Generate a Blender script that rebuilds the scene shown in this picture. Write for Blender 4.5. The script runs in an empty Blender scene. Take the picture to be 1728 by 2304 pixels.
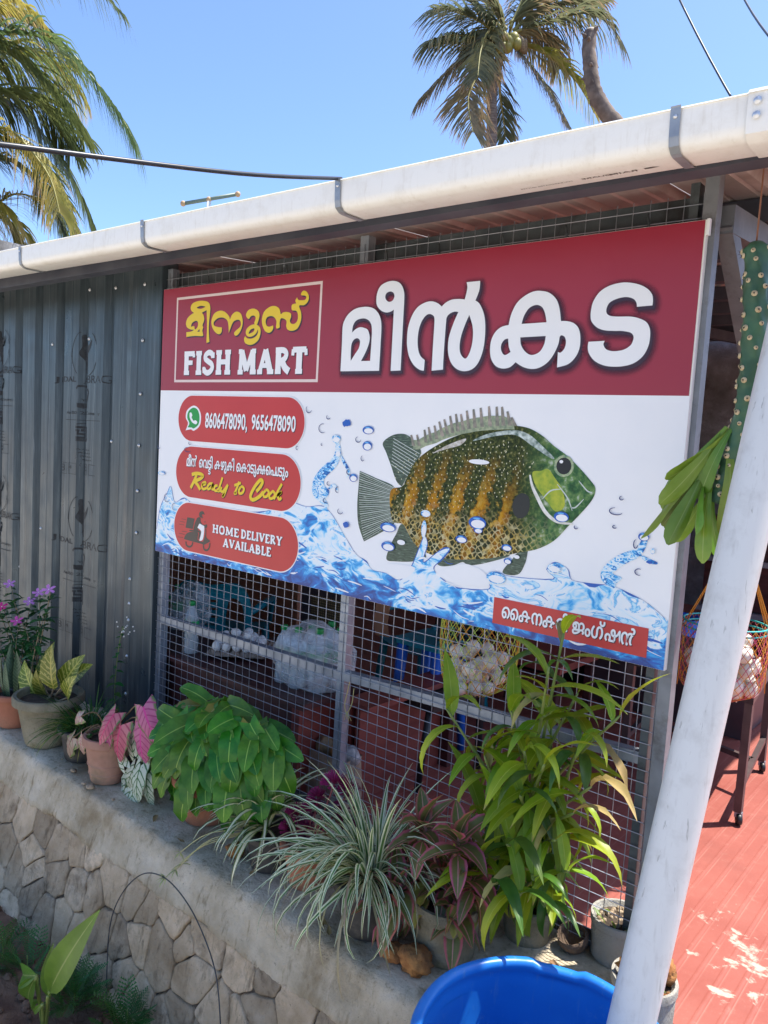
import bpy, bmesh, math, random
from math import sin, cos, pi, radians, atan2, sqrt
from mathutils import Vector, Matrix, noise
from mathutils.geometry import tessellate_polygon
random.seed(7)
scene = bpy.context.scene
# ---------------------------------------------------------------- camera
CAM = Vector((3.1685, -2.143, .5945))
FW = Vector((-.6344, .7674, -.0933)).normalized()
RT = Vector((.7658, .6403, .0594)); RT = (RT - FW * RT.dot(FW)).normalized()
DN = FW.cross(RT)
cd = bpy.data.cameras.new('camera'); cam = bpy.data.objects.new('camera', cd)
scene.collection.objects.link(cam); scene.camera = cam
cd.sensor_fit = 'VERTICAL'; cd.sensor_height = 36; cd.lens = 1750 / 2304 * 36
cd.clip_start = .02; cd.clip_end = 3000
cam.matrix_world = Matrix(((RT.x, -DN.x, -FW.x, CAM.x), (RT.y, -DN.y, -FW.y, CAM.y), (RT.z, -DN.z, -FW.z, CAM.z), (0, 0, 0, 1)))
# ---------------------------------------------------------------- light
SUN = Vector((.622, .783, math.tan(radians(67)))).normalized()
world = bpy.data.worlds.new('World'); scene.world = world; world.use_nodes = True
wn = world.node_tree.nodes; wl = world.node_tree.links
sky = wn.new('ShaderNodeTexSky'); sky.sky_type = 'NISHITA'; sky.sun_disc = False
sky.sun_elevation = radians(67); sky.sun_rotation = atan2(.62, .78)
sky.altitude = 20; sky.air_density = .8; sky.dust_density = 1.2; sky.ozone_density = 7
wl.new(sky.outputs[0], wn['Background'].inputs[0]); wn['Background'].inputs[1].default_value = .15
sd = bpy.data.lights.new('sun', 'SUN'); sd.energy = 4.4; sd.angle = radians(.53); sd.color = (1, .95, .87)
sun = bpy.data.objects.new('sun', sd); scene.collection.objects.link(sun)
sun.rotation_euler = SUN.to_track_quat('Z', 'Y').to_euler(); sun.location = (6, 8, 14)
vs = scene.view_settings; vs.view_transform = 'Standard'; vs.look = 'None'; vs.exposure = 1.08; vs.gamma = 1; vs.use_curve_mapping = False
try:
    scene.cycles.max_bounces = 10; scene.cycles.transparent_max_bounces = 16; scene.cycles.use_denoising = True
    scene.cycles.caustics_reflective = False; scene.cycles.caustics_refractive = False
except Exception: pass

def at(px, py, y=None, x=None, z=None, d=None):
    """world point seen at a photograph pixel, on the plane y / x / z or at depth d"""
    r = FW + RT * ((px - 864) / 1750) + DN * ((py - 1152) / 1750)
    t = (y - CAM.y) / r.y if y is not None else (x - CAM.x) / r.x if x is not None else (z - CAM.z) / r.z if z is not None else d
    return CAM + r * t
# ---------------------------------------------------------------- mesh helpers
COL = scene.collection
def origin(o):
    p = Vector((0, 0, 0))
    while o is not None: p = p + o.location; o = o.parent
    return p
def tag(o, label=None, cat=None, group=None, kind=None):
    if label: o['label'] = label
    if cat: o['category'] = cat
    if group: o['group'] = group
    if kind: o['kind'] = kind
    return o
def thing(name, loc, label, cat, group=None):
    o = bpy.data.objects.new(name, None); COL.objects.link(o); o.location = loc; o.empty_display_size = .05
    return tag(o, label, cat, group)
def link(name, me, mat=None, parent=None, M=None):
    o = bpy.data.objects.new(name, me); COL.objects.link(o)
    if mat is not None and not me.materials: me.materials.append(mat)
    o.parent = parent
    if M is not None:
        M = M.copy()
        if parent is not None: M.translation = M.translation - origin(parent)
        o.matrix_basis = M
    return o
class MB:
    def __init__(s): s.v = []; s.f = []; s.uv = []; s.mi = []; s.m = 0
    def add(s, vs, fs, uv=None):
        b = len(s.v); s.v += [tuple(v) for v in vs]
        s.uv += list(uv) if uv else [(0, 0)] * len(vs)
        for f in fs: s.f.append(tuple(i + b for i in f)); s.mi.append(s.m)
        return s
    def box(s, c, d, R=None):
        c = Vector(c); h = [x / 2 for x in d]; vs = []
        for i in range(8):
            p = Vector((h[0] if i & 1 else -h[0], h[1] if i & 2 else -h[1], h[2] if i & 4 else -h[2]))
            vs.append(c + (R @ p if R else p))
        return s.add(vs, [(0, 2, 3, 1), (4, 5, 7, 6), (0, 1, 5, 4), (2, 6, 7, 3), (0, 4, 6, 2), (1, 3, 7, 5)])
    def bb(s, a, b): return s.box([(p + q) / 2 for p, q in zip(a, b)], [abs(q - p) for p, q in zip(a, b)])
    def tube(s, pts, r, n=8, caps=True):
        pts = [Vector(p) for p in pts]; k = len(pts); rr = r if isinstance(r, (list, tuple)) else [r] * k
        vs = []; fs = []; up = None
        for i, p in enumerate(pts):
            t = (pts[min(i + 1, k - 1)] - pts[max(i - 1, 0)]).normalized()
            if up is None: up = Vector((0, 0, 1)) if abs(t.z) < .9 else Vector((1, 0, 0))
            a = t.cross(up).normalized(); b = a.cross(t).normalized(); up = b
            for j in range(n):
                q = 2 * pi * j / n; vs.append(p + (a * cos(q) + b * sin(q)) * rr[i])
        for i in range(k - 1):
            for j in range(n): fs.append((i * n + j, i * n + (j + 1) % n, (i + 1) * n + (j + 1) % n, (i + 1) * n + j))
        if caps: fs += [tuple(range(n - 1, -1, -1)), tuple((k - 1) * n + j for j in range(n))]
        return s.add(vs, fs, [(j / n, i / max(1, k - 1)) for i in range(k) for j in range(n)])
    def lathe(s, prof, c, n=32, R=None, cap=False, wob=0):
        c = Vector(c); vs = []; fs = []; k = len(prof)
        for (r, z) in prof:
            for j in range(n):
                q = 2 * pi * j / n; w = 1 + wob * noise.noise((cos(q) * 2 + c.x * 9, sin(q) * 2, z * 9)) if wob else 1
                p = Vector((r * w * cos(q), r * w * sin(q), z)); vs.append(c + (R @ p if R else p))
        for i in range(k - 1):
            for j in range(n): fs.append((i * n + j, i * n + (j + 1) % n, (i + 1) * n + (j + 1) % n, (i + 1) * n + j))
        if cap: fs += [tuple(range(n - 1, -1, -1)), tuple((k - 1) * n + j for j in range(n))]
        return s.add(vs, fs, [(j / n, i / max(1, k - 1)) for i in range(k) for j in range(n)])
    def grid(s, rows, uv=None, closed=False):
        n = len(rows[0]); vs = [p for r in rows for p in r]; fs = []
        for i in range(len(rows) - 1):
            for j in range(n if closed else n - 1): fs.append((i * n + j, i * n + (j + 1) % n, (i + 1) * n + (j + 1) % n, (i + 1) * n + j))
        return s.add(vs, fs, uv or [(j / max(1, n - 1), i / max(1, len(rows) - 1)) for i in range(len(rows)) for j in range(n)])
    def ball(s, c, r, n=10, sq=(1, 1, 1), R=None):
        prof = [(max(1e-4, sin(pi * i / n)), -cos(pi * i / n)) for i in range(n + 1)]; c = Vector(c); rows = []
        for (q, z) in prof:
            row = []
            for j in range(n + 2):
                a = 2 * pi * j / (n + 2); p = Vector((q * cos(a) * sq[0], q * sin(a) * sq[1], z * sq[2])) * r
                row.append(c + (R @ p if R else p))
            rows.append(row)
        return s.grid(rows, closed=True)
    def mesh(s, name, mats=None, smooth=False, off=None):
        me = bpy.data.meshes.new(name); o = off or Vector((0, 0, 0))
        me.from_pydata([(v[0] - o.x, v[1] - o.y, v[2] - o.z) for v in s.v], [], s.f)
        for m in (mats if isinstance(mats, (list, tuple)) else [mats] if mats else []): me.materials.append(m)
        if any(s.mi): me.polygons.foreach_set('material_index', s.mi)
        ul = me.uv_layers.new(name='UVMap'); li = [0] * len(me.loops); me.loops.foreach_get('vertex_index', li)
        flat = []
        for i in li: flat += s.uv[i]
        ul.data.foreach_set('uv', flat)
        if smooth is True: me.polygons.foreach_set('use_smooth', [True] * len(me.polygons))
        me.update()
        if smooth and smooth is not True: 
            me.polygons.foreach_set('use_smooth', [True] * len(me.polygons)); me.set_sharp_from_angle(angle=radians(smooth))
        return me
    def build(s, name, mats, parent=None, smooth=False):
        return link(name, s.mesh(name, mats, smooth, origin(parent)), None, parent)
def rot(x=0, y=0, z=0): return Matrix.Rotation(z, 3, 'Z') @ Matrix.Rotation(y, 3, 'Y') @ Matrix.Rotation(x, 3, 'X')
def R3(f, up=(0, 0, 1)):
    f = Vector(f).normalized(); u = Vector(up); r = f.cross(u)
    if r.length < 1e-4: r = f.cross(Vector((1, 0, 0)))
    r.normalize(); u = r.cross(f)
    return Matrix((r, f, u)).transposed()
def smoothpath(pts, n=6, closed=False):
    pts = [Vector(p) for p in pts]; k = len(pts); out = []
    for i in range(k if closed else k - 1):
        g = lambda j: pts[j % k] if closed else pts[min(max(j, 0), k - 1)]
        p0, p1, p2, p3 = g(i - 1), g(i), g(i + 1), g(i + 2)
        for a in range(n):
            t = a / n; out.append(.5 * ((2 * p1) + (p2 - p0) * t + (2 * p0 - 5 * p1 + 4 * p2 - p3) * t * t + (3 * p1 - p0 - 3 * p2 + p3) * t ** 3))
    if not closed: out.append(pts[-1])
    return out
# ---------------------------------------------------------------- materials
def nodes(name):
    m = bpy.data.materials.new(name); m.use_nodes = True; t = m.node_tree
    return m, t.nodes, t.links, t.nodes['Principled BSDF']
def ramp(N, fac, L, stops, interp='LINEAR'):
    r = N.new('ShaderNodeValToRGB'); r.color_ramp.interpolation = interp; e = r.color_ramp.elements
    while len(e) < len(stops): e.new(.5)
    for q, (p, c) in zip(e, stops): q.position = p; q.color = (c, c, c, 1) if isinstance(c, (int, float)) else tuple(c) + (1,)
    if fac is not None: L.new(fac, r.inputs[0])
    return r.outputs[0]
def mixc(N, L, fac, a, b, mode='MIX'):
    m = N.new('ShaderNodeMix'); m.data_type = 'RGBA'; m.blend_type = mode; m.clamp_result = False
    for s, x in ((m.inputs[0], fac), (m.inputs[6], a), (m.inputs[7], b)):
        if isinstance(x, (int, float)): s.default_value = x
        elif isinstance(x, tuple): s.default_value = x + (1,)
        else: L.new(x, s)
    return m.outputs[2]
def mth(N, L, op, a, b=0.0, c=None):
    m = N.new('ShaderNodeMath'); m.operation = op
    for s, x in zip(m.inputs, (a, b) if c is None else (a, b, c)):
        if isinstance(x, (int, float)): s.default_value = x
        else: L.new(x, s)
    return m.outputs[0]
def noi(N, L, vec, scale, detail=4, rough=.55, dist=0):
    n = N.new('ShaderNodeTexNoise'); n.inputs['Scale'].default_value = scale; n.inputs['Detail'].default_value = detail
    n.inputs['Roughness'].default_value = rough; n.inputs['Distortion'].default_value = dist
    if vec is not None: L.new(vec, n.inputs['Vector'])
    return n.outputs[0]
def coord(N, L, kind='Object', scale=None):
    c = N.new('ShaderNodeTexCoord').outputs[kind]
    if scale:
        mp = N.new('ShaderNodeMapping'); mp.inputs['Scale'].default_value = scale; L.new(c, mp.inputs[0]); c = mp.outputs[0]
    return c
def bumpn(N, L, P, h, strength=.3, dist=.01):
    b = N.new('ShaderNodeBump'); b.inputs['Strength'].default_value = strength; b.inputs['Distance'].default_value = dist
    L.new(h, b.inputs['Height']); L.new(b.outputs[0], P.inputs['Normal'])
def mat(name, c1, c2=None, scale=6, rough=.6, metal=0, bump=0, bscale=40, vscale=None, lo=.35, hi=.65, spec=.5, rand=0, dirt=None):
    m, N, L, P = nodes(name); v = coord(N, L, 'Object', vscale)
    P.inputs['Roughness'].default_value = rough; P.inputs['Metallic'].default_value = metal; P.inputs['Specular IOR Level'].default_value = spec
    c = None
    if c2: c = ramp(N, noi(N, L, v, scale), L, [(lo, c1), (hi, c2)])
    if dirt:
        f = ramp(N, noi(N, L, v, dirt[1], 6, .65), L, [(dirt[2], 0), (dirt[3], 1)]); c = mixc(N, L, f, c if c else tuple(c1), tuple(dirt[0]))
    if rand:
        oi = N.new('ShaderNodeObjectInfo'); hs = N.new('ShaderNodeHueSaturation')
        L.new(mth(N, L, 'MULTIPLY_ADD', oi.outputs['Random'], rand * 2, 1 - rand), hs.inputs['Value'])
        if c: L.new(c, hs.inputs['Color'])
        else: hs.inputs['Color'].default_value = tuple(c1) + (1,)
        c = hs.outputs[0]
    if c: L.new(c, P.inputs['Base Color'])
    else: P.inputs['Base Color'].default_value = tuple(c1) + (1,)
    if bump: bumpn(N, L, P, noi(N, L, v, bscale, 6), bump)
    return m
def glassy(name, col, rough=.05, alpha=.35, tr=0):
    m, N, L, P = nodes(name); P.inputs['Base Color'].default_value = col + (1,); P.inputs['Roughness'].default_value = rough
    P.inputs['Alpha'].default_value = alpha; P.inputs['Specular IOR Level'].default_value = .8
    if tr: P.inputs['Transmission Weight'].default_value = tr
    return m
def leafmat(name, c1, c2, rib=None, ribw=.05, edge=None, edgew=.75, trans=.35, rough=.38, scale=14, vein=None, veins=9, stripes=None, blot=None, rand=.22, tip=None):
    """leaf blade: uv.x runs across (0..1), uv.y along"""
    m, N, L, P = nodes(name); uv = coord(N, L, 'UV'); sp = N.new('ShaderNodeSeparateXYZ'); L.new(uv, sp.inputs[0])
    ax = mth(N, L, 'ABSOLUTE', mth(N, L, 'MULTIPLY_ADD', sp.outputs[0], 2.0, -1.0)); ay = sp.outputs[1]
    ob = coord(N, L, 'Object'); nz = noi(N, L, ob, scale, 3)
    c = ramp(N, nz, L, [(.35, c1), (.65, c2)])
    if blot:
        vo = noi(N, L, ob, blot[1], 3, .6, .6); c = mixc(N, L, ramp(N, vo, L, [(blot[2], 0), (blot[2] + .06, 1)]), c, tuple(blot[0]))
    if stripes:
        for (lo, hi, sc) in stripes:
            f = mth(N, L, 'MULTIPLY', mth(N, L, 'GREATER_THAN', ax, lo), mth(N, L, 'LESS_THAN', ax, hi)); c = mixc(N, L, f, c, tuple(sc))
    if edge:
        e = mth(N, L, 'ADD', ax, mth(N, L, 'MULTIPLY_ADD', nz, .5, -.25))
        c = mixc(N, L, ramp(N, e, L, [(edgew, 0), (min(1, edgew + .2), 1)]), c, tuple(edge))
    sp2 = ramp(N, noi(N, L, ob, 120, 3, .7), L, [(.66, 0), (.74, .55)]); c = mixc(N, L, sp2, c, (.20, .15, .06)) if 'print' not in name and 'palm' not in name else c
    if tip: c = mixc(N, L, ramp(N, mth(N, L, 'ADD', ay, mth(N, L, 'MULTIPLY_ADD', nz, .3, -.15)), L, [(tip[1], 0), (min(1, tip[1] + .15), 1)]), c, tuple(tip[0]))
    if vein:
        w = mth(N, L, 'FRACT', mth(N, L, 'SUBTRACT', mth(N, L, 'MULTIPLY', ay, float(veins)), mth(N, L, 'MULTIPLY', ax, 1.6)))
        f = ramp(N, mth(N, L, 'ABSOLUTE', mth(N, L, 'SUBTRACT', w, .5)), L, [(.06, 1), (.16, 0)]); c = mixc(N, L, f, c, tuple(vein))
    if rib: c = mixc(N, L, ramp(N, ax, L, [(ribw, 1), (ribw * 1.8, 0)]), c, tuple(rib))
    hs = N.new('ShaderNodeHueSaturation'); oi = N.new('ShaderNodeObjectInfo')
    L.new(mth(N, L, 'MULTIPLY_ADD', oi.outputs['Random'], rand * 2, 1 - rand), hs.inputs['Value'])
    L.new(mth(N, L, 'MULTIPLY_ADD', mth(N, L, 'FRACT', mth(N, L, 'MULTIPLY', oi.outputs['Random'], 7.3)), .05, .472), hs.inputs['Hue']); L.new(c, hs.inputs['Color']); c = hs.outputs[0]
    L.new(c, P.inputs['Base Color']); P.inputs['Roughness'].default_value = rough
    w = mth(N, L, 'FRACT', mth(N, L, 'SUBTRACT', mth(N, L, 'MULTIPLY', ay, float(veins)), mth(N, L, 'MULTIPLY', ax, 1.6)))
    bumpn(N, L, P, mth(N, L, 'ABSOLUTE', mth(N, L, 'SUBTRACT', w, .5)), .25, .002)
    if trans:
        tl = N.new('ShaderNodeBsdfTranslucent'); g = mixc(N, L, .35, c, (.55, .62, .08), 'MIX') if not edge or True else c
        L.new(c, tl.inputs[0]); mx = N.new('ShaderNodeMixShader'); mx.inputs[0].default_value = trans
        L.new(P.outputs[0], mx.inputs[1]); L.new(tl.outputs[0], mx.inputs[2]); L.new(mx.outputs[0], N['Material Output'].inputs[0])
    return m
# ---------------------------------------------------------------- flat outline helpers
def outline(pts, n=5, closed=True, k=.0005):
    """catmull-rom outline; a third value marks a corner. input in half-millimetres, output metres"""
    P = [(p[0] * k, p[1] * k, len(p) > 2) for p in pts]; out = []; m = len(P)
    for i in range(m if closed else m - 1):
        a, b = P[i], P[(i + 1) % m]
        p0 = P[(i - 1) % m] if not a[2] and (closed or i > 0) else a
        p3 = P[(i + 2) % m] if not b[2] and (closed or i + 2 < m) else b
        for s in range(n):
            t = s / n
            out.append(tuple(.5 * (2 * a[q] + (b[q] - p0[q]) * t + (2 * p0[q] - 5 * a[q] + 4 * b[q] - p3[q]) * t * t + (3 * a[q] - p0[q] - 3 * b[q] + p3[q]) * t ** 3) for q in (0, 1)))
    if not closed: out.append(P[-1][:2])
    return out
def fill(mb, loops, y):
    """tessellate an outline with holes in the plane y"""
    L3 = [[Vector((p[0], p[1], 0)) for p in l] for l in loops]; flat = [p for l in L3 for p in l]
    return mb.add([(p.x, y, p.y) for p in flat], [t for t in tessellate_polygon(L3)])
def stroke(mb, pts, w, y, n=4, taper=False, k=.0005, smooth=True):
    P = outline(pts, n, False, k) if smooth else [(p[0] * k, p[1] * k) for p in pts]; a = []; b = []
    for i, p in enumerate(P):
        q0 = P[max(0, i - 1)]; q1 = P[min(len(P) - 1, i + 1)]; d = Vector((q1[0] - q0[0], q1[1] - q0[1])); d = d.normalized() if d.length else Vector((1, 0))
        ww = w / 2 * (sin(pi * (.12 + .76 * i / max(1, len(P) - 1))) if taper else 1)
        a.append((p[0] - d.y * ww, y, p[1] + d.x * ww)); b.append((p[0] + d.y * ww, y, p[1] - d.x * ww))
    return mb.grid([a, b])
def textmesh(s, bold=0.0, shear=0.0):
    c = bpy.data.curves.new('t', 'FONT'); c.body = s; c.size = 1; c.offset = bold; c.shear = shear; c.resolution_u = 3
    o = bpy.data.objects.new('t', c); COL.objects.link(o); dg = bpy.context.evaluated_depsgraph_get(); dg.update()
    me = o.evaluated_get(dg).to_mesh(); V = [(v.co.x, v.co.y) for v in me.vertices]; F = [tuple(p.vertices) for p in me.polygons]
    o.evaluated_get(dg).to_mesh_clear(); bpy.data.objects.remove(o); bpy.data.curves.remove(c)
    return V, F
def puttext(mb, s, x0, z0, x1, z1, y, bold=0.0, shear=0.0, fn=None):
    """fit a line of text into the box x0..x1, z0..z1 of the plane y"""
    V, F = textmesh(s, bold, shear); ax = min(v[0] for v in V); bx = max(v[0] for v in V); ay = min(v[1] for v in V); by = max(v[1] for v in V)
    W = [(x0 + (v[0] - ax) / (bx - ax) * (x1 - x0), z0 + (v[1] - ay) / (by - ay) * (z1 - z0)) for v in V]
    return mb.add([fn(*w) if fn else (w[0], y, w[1]) for w in W], F)
BIG=[[[[2294,1672,1],[2294,1870],[2292,1994],[2308,2046],[2348,2092],[2414,2124],[2498,2132],[2568,2122],[2616,2096],[2652,2052],[2670,1986],[2672,1852],[2672,1672,1]],[[[2390,1952,1],[2398,2006],[2430,2040],[2490,2050],[2538,2038],[2570,2008],[2582,1964],[2584,1888],[2582,1744,1],[2494,1744,1],[2536,1810],[2562,1872],[2564,1920],[2542,1966],[2504,1982],[2466,1988],[2424,1976]],[[2392,1746,1],[2388,1822],[2392,1870],[2412,1900],[2444,1910],[2468,1898],[2474,1874],[2464,1836],[2428,1792]]]],[[[2780,1670,1],[2778,1898],[2776,2096,1],[2750,2084],[2706,2080],[2656,2098],[2618,2134],[2608,2176],[2614,2226],[2638,2266],[2682,2288],[2742,2296],[2800,2284],[2836,2256],[2858,2212],[2864,2160],[2866,1994],[2870,1672,1]],[[[2690,2190],[2700,2214],[2734,2224],[2764,2212],[2774,2186],[2760,2160],[2730,2152],[2702,2166]]]],[[[3074,1668,1],[3036,1676],[2984,1708],[2940,1764],[2916,1834],[2910,1890],[2914,1966],[2940,2042],[2984,2098],[3044,2126],[3098,2132],[3150,2118],[3190,2092,1],[3222,2116],[3270,2132],[3328,2132],[3372,2126,1],[3382,2168],[3386,2204],[3378,2236,1],[3482,2236,1],[3482,2186],[3470,2146],[3456,2114,1],[3490,2090],[3526,2030],[3544,1958],[3548,1864],[3538,1784],[3510,1714],[3466,1674],[3406,1662],[3348,1676],[3300,1714],[3272,1768],[3262,1832],[3268,1898],[3296,1980],[3328,2048,1],[3298,2052],[3262,2042],[3238,2020],[3234,1980],[3232,1842],[3232,1752],[3234,1674,1],[3140,1668,1],[3138,1828],[3138,1964],[3136,2014],[3124,2036],[3092,2048],[3060,2038],[3028,2000],[3008,1942],[3004,1874],[3014,1814],[3036,1770],[3076,1740,1]],[[[3416,2024,1],[3390,1968],[3364,1894],[3356,1828],[3368,1776],[3404,1744],[3430,1764],[3450,1820],[3456,1890],[3446,1956]]]],[[[4078,1952,1],[4116,1950],[4162,1936],[4196,1904],[4212,1852],[4212,1788],[4190,1736],[4146,1696],[4076,1678,1],[4074,1770,1],[4092,1766],[4114,1788],[4122,1824],[4112,1856],[4090,1868],[4078,1858],[4072,1814],[4044,1752],[4006,1706],[3950,1676],[3892,1672],[3834,1688],[3788,1714,1],[3750,1684],[3698,1676],[3646,1692],[3608,1736],[3594,1794],[3598,1856],[3624,1906],[3666,1936],[3718,1946,1],[3732,2014],[3766,2078],[3818,2118],[3876,2140],[3928,2140],[3986,2124],[4036,2082],[4062,2026]],[[[3810,1948,1],[3824,1998],[3856,2042],[3904,2058],[3944,2042],[3968,2002],[3982,1950,1]],[[3808,1866,1],[3984,1868,1],[3978,1820],[3950,1774],[3898,1756],[3852,1776],[3818,1818]],[[3722,1862,1],[3696,1856],[3676,1830],[3674,1800],[3688,1772],[3710,1760],[3746,1778,1],[3730,1814]]]],[[[4540,2008,1],[4534,2032],[4514,2054],[4474,2066],[4426,2062],[4380,2044],[4362,2016],[4362,1986],[4382,1968],[4426,1960],[4506,1956],[4556,1944],[4600,1922],[4622,1890],[4630,1850],[4626,1792],[4602,1738],[4558,1700],[4502,1682],[4432,1678],[4366,1688],[4310,1716],[4274,1758],[4264,1794],[4266,1824,1],[4366,1826,1],[4360,1806],[4376,1780],[4406,1768],[4444,1766],[4488,1774],[4524,1798],[4536,1830],[4532,1852],[4512,1868],[4464,1878],[4422,1880],[4360,1886],[4312,1904],[4276,1938],[4266,1970],[4266,2010],[4276,2056],[4310,2106],[4364,2136],[4432,2148],[4488,2144],[4546,2128],[4592,2102],[4620,2070],[4628,2038],[4628,2010,1]],[]]]
YEL=[[[[372,1996,1],[370,2038,1],[436,2040],[478,2054],[428,2060],[376,2082],[360,2120],[384,2164],[438,2192],[472,2202,1],[436,2222],[422,2252],[452,2288],[538,2302],[624,2296],[678,2278],[702,2242],[702,2192],[692,2068],[708,1940,1],[670,1934,1],[666,1950],[666,2082],[652,2216,1],[586,2198,1],[612,2174],[624,2136],[602,2090],[612,2070],[602,2042],[616,2004],[600,1994],[494,2000]],[[[510,2246],[564,2258],[628,2248],[608,2238],[560,2232]],[[438,2084],[452,2116],[504,2132],[536,2116],[532,2078],[496,2056],[482,2086]],[[528,2036,1],[562,2058,1],[564,2034,1]]]],[[[872,2058,1],[872,2022],[844,2002],[796,2014],[740,2064],[726,2124],[762,2180],[832,2200],[902,2188],[962,2148],[976,2118,1],[1006,2160],[1060,2180],[1118,2158],[1146,2096],[1132,2034],[1090,1988],[1054,1982],[1038,2002],[1060,2022],[1118,2056],[1116,2098],[1076,2112],[1022,2096],[986,2040],[968,2006,1],[960,2070],[940,2114],[882,2140],[812,2138],[760,2108],[768,2078],[816,2064]],[]],[[[1184,2150],[1214,2184],[1278,2192],[1334,2170],[1354,2134],[1344,2094],[1324,2060],[1292,2072],[1302,2096],[1306,2120],[1282,2136],[1248,2132],[1222,2112],[1194,2126]],[]],[[[1324,2060],[1366,2034],[1376,1992],[1354,1938],[1302,1906],[1244,1898],[1188,1916],[1172,1948],[1184,1972,1],[1218,1952],[1274,1950],[1326,1970],[1346,2006],[1332,2032]],[]],[[[1190,2002],[1204,2034],[1250,2058],[1304,2064],[1336,2046],[1336,2010],[1304,1978],[1250,1964],[1208,1974]],[[[1228,1992],[1250,2022],[1290,2032],[1298,2022],[1286,2004],[1248,1992]]]],[[[1524,2044,1],[1528,2022],[1506,1996],[1472,1988],[1428,2006],[1394,2056],[1386,2104],[1408,2158],[1468,2192],[1528,2198],[1580,2180],[1602,2148],[1610,2128],[1634,2140],[1682,2142],[1724,2128],[1730,2100],[1718,2074],[1734,2050],[1772,2046],[1804,2070],[1806,2116],[1786,2144],[1740,2152],[1730,2174],[1738,2196],[1782,2202,1],[1770,2224],[1788,2248,1],[1804,2228],[1842,2222],[1880,2224],[1892,2242],[1878,2254],[1834,2262],[1834,2278],[1856,2294],[1890,2284],[1916,2254],[1914,2214],[1874,2184],[1816,2182],[1842,2128],[1844,2068],[1810,2010],[1752,1992],[1702,2002],[1680,2030],[1680,2070],[1646,2092],[1612,2094],[1600,2060],[1602,2026],[1572,2018],[1560,2032],[1562,2076],[1534,2108],[1494,2120],[1448,2112],[1432,2082],[1446,2048],[1478,2036]],[]]]
FISH={"body":[[4384,980],[4352,1018],[4272,1090],[4190,1154],[4098,1208],[4014,1266],[3918,1308],[3812,1320],[3678,1308],[3530,1282],[3364,1232],[3218,1164],[3098,1088],[3030,1016],[2980,920],[2946,864],[2850,832],[2848,718],[2884,610],[2974,602],[3024,550],[3104,466],[3222,424],[3390,414],[3574,438],[3750,476],[3926,534],[4040,570],[4148,636],[4228,728],[4296,806],[4354,880],[4382,932]],"tail":[[2542,946,1],[2706,904],[2880,852],[2906,724],[2900,606],[2812,536],[2622,432,1],[2558,554],[2536,700],[2540,848]],"soft":[[2946,864,1],[2892,900],[2830,1014],[2784,1094],[2748,1162],[2836,1220],[2940,1232],[3016,1198],[3094,1122],[3058,1040],[2992,944]],"anal":[[2974,602],[2920,524],[2880,448],[2844,334],[2936,330],[3084,352],[3196,398],[3118,480]],"pelvic":[[3976,550,1],[3962,466],[3916,390],[3806,388],[3872,484],[3904,526]],"belly":[[3280,410],[3312,356],[3420,374],[3498,408],[3552,394],[3702,438],[3846,506],[3494,452]],"cheek":[[3966,1038],[4022,1052],[4072,1066],[4126,1010],[4176,952],[4200,854],[4144,814],[4070,882],[3996,958]],"spot":[[3842,818],[3862,874],[3906,904],[3956,882],[3962,800],[3920,748],[3866,758]],"nape":[[3814,1292],[3922,1270],[4020,1204],[4104,1138],[4076,1136],[3952,1200],[3828,1262],[3684,1250],[3510,1210],[3632,1264]],"stripe":[[3194,1112],[3328,1180],[3456,1224],[3420,1180],[3302,1146]]}
GILL=[[3950,1022],[3972,956],[4014,888],[4078,802],[4160,754],[4264,752]]
SPT=[[3000,1230],[3050,1234],[3112,1270],[3146,1290],[3194,1302],[3232,1330],[3272,1346],[3318,1370],[3364,1384],[3404,1384],[3448,1408],[3500,1418],[3554,1428],[3616,1440],[3674,1438],[3714,1438],[3756,1410],[3788,1374]]
SPB=[[3028,1154],[3078,1156],[3132,1182],[3174,1194],[3222,1208],[3268,1230],[3308,1244],[3348,1256],[3390,1268],[3432,1278],[3476,1286],[3522,1296],[3576,1304],[3636,1310],[3690,1314],[3734,1318],[3782,1320],[3818,1320]]
EYE=[[4174,1092],[4236,1098],[4170,1150]]
WATER=[[6,6,1],[10,212],[62,430],[156,564],[214,632],[284,494],[424,548],[592,504],[1092,496],[1544,542],[1804,642],[2006,626],[2174,650],[2274,602],[2398,482],[2544,332],[2656,292],[2718,236],[2852,230],[2978,202],[3070,312],[3138,478],[3168,544],[3198,486],[3170,358],[3272,434],[3342,484],[3386,478],[3312,388],[3264,326],[3360,264],[3472,232],[3712,262],[3694,334],[3764,382],[3870,370],[4160,400],[4112,452],[4166,506],[4250,478],[4286,416],[4430,416],[4534,422],[4634,400],[4750,360],[4874,282,1],[4884,2,1]]
CROWN=[[[2208,708],[2132,726],[2084,790],[2098,860],[2178,934],[2276,1008],[2292,1094],[2330,1096],[2346,1046],[2280,958],[2204,912],[2186,816],[2246,770]],[[4534,424],[4478,460],[4486,520],[4544,580],[4620,612],[4670,640],[4616,580],[4566,548],[4538,496],[4592,478],[4564,444]]]
WHITE=[[[2856,302],[2990,316],[3108,308],[3036,228],[2956,216],[2892,254]],[[3290,294],[3354,334],[3494,398],[3634,384],[3706,336],[3704,284],[3540,262],[3396,268]]]
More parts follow.
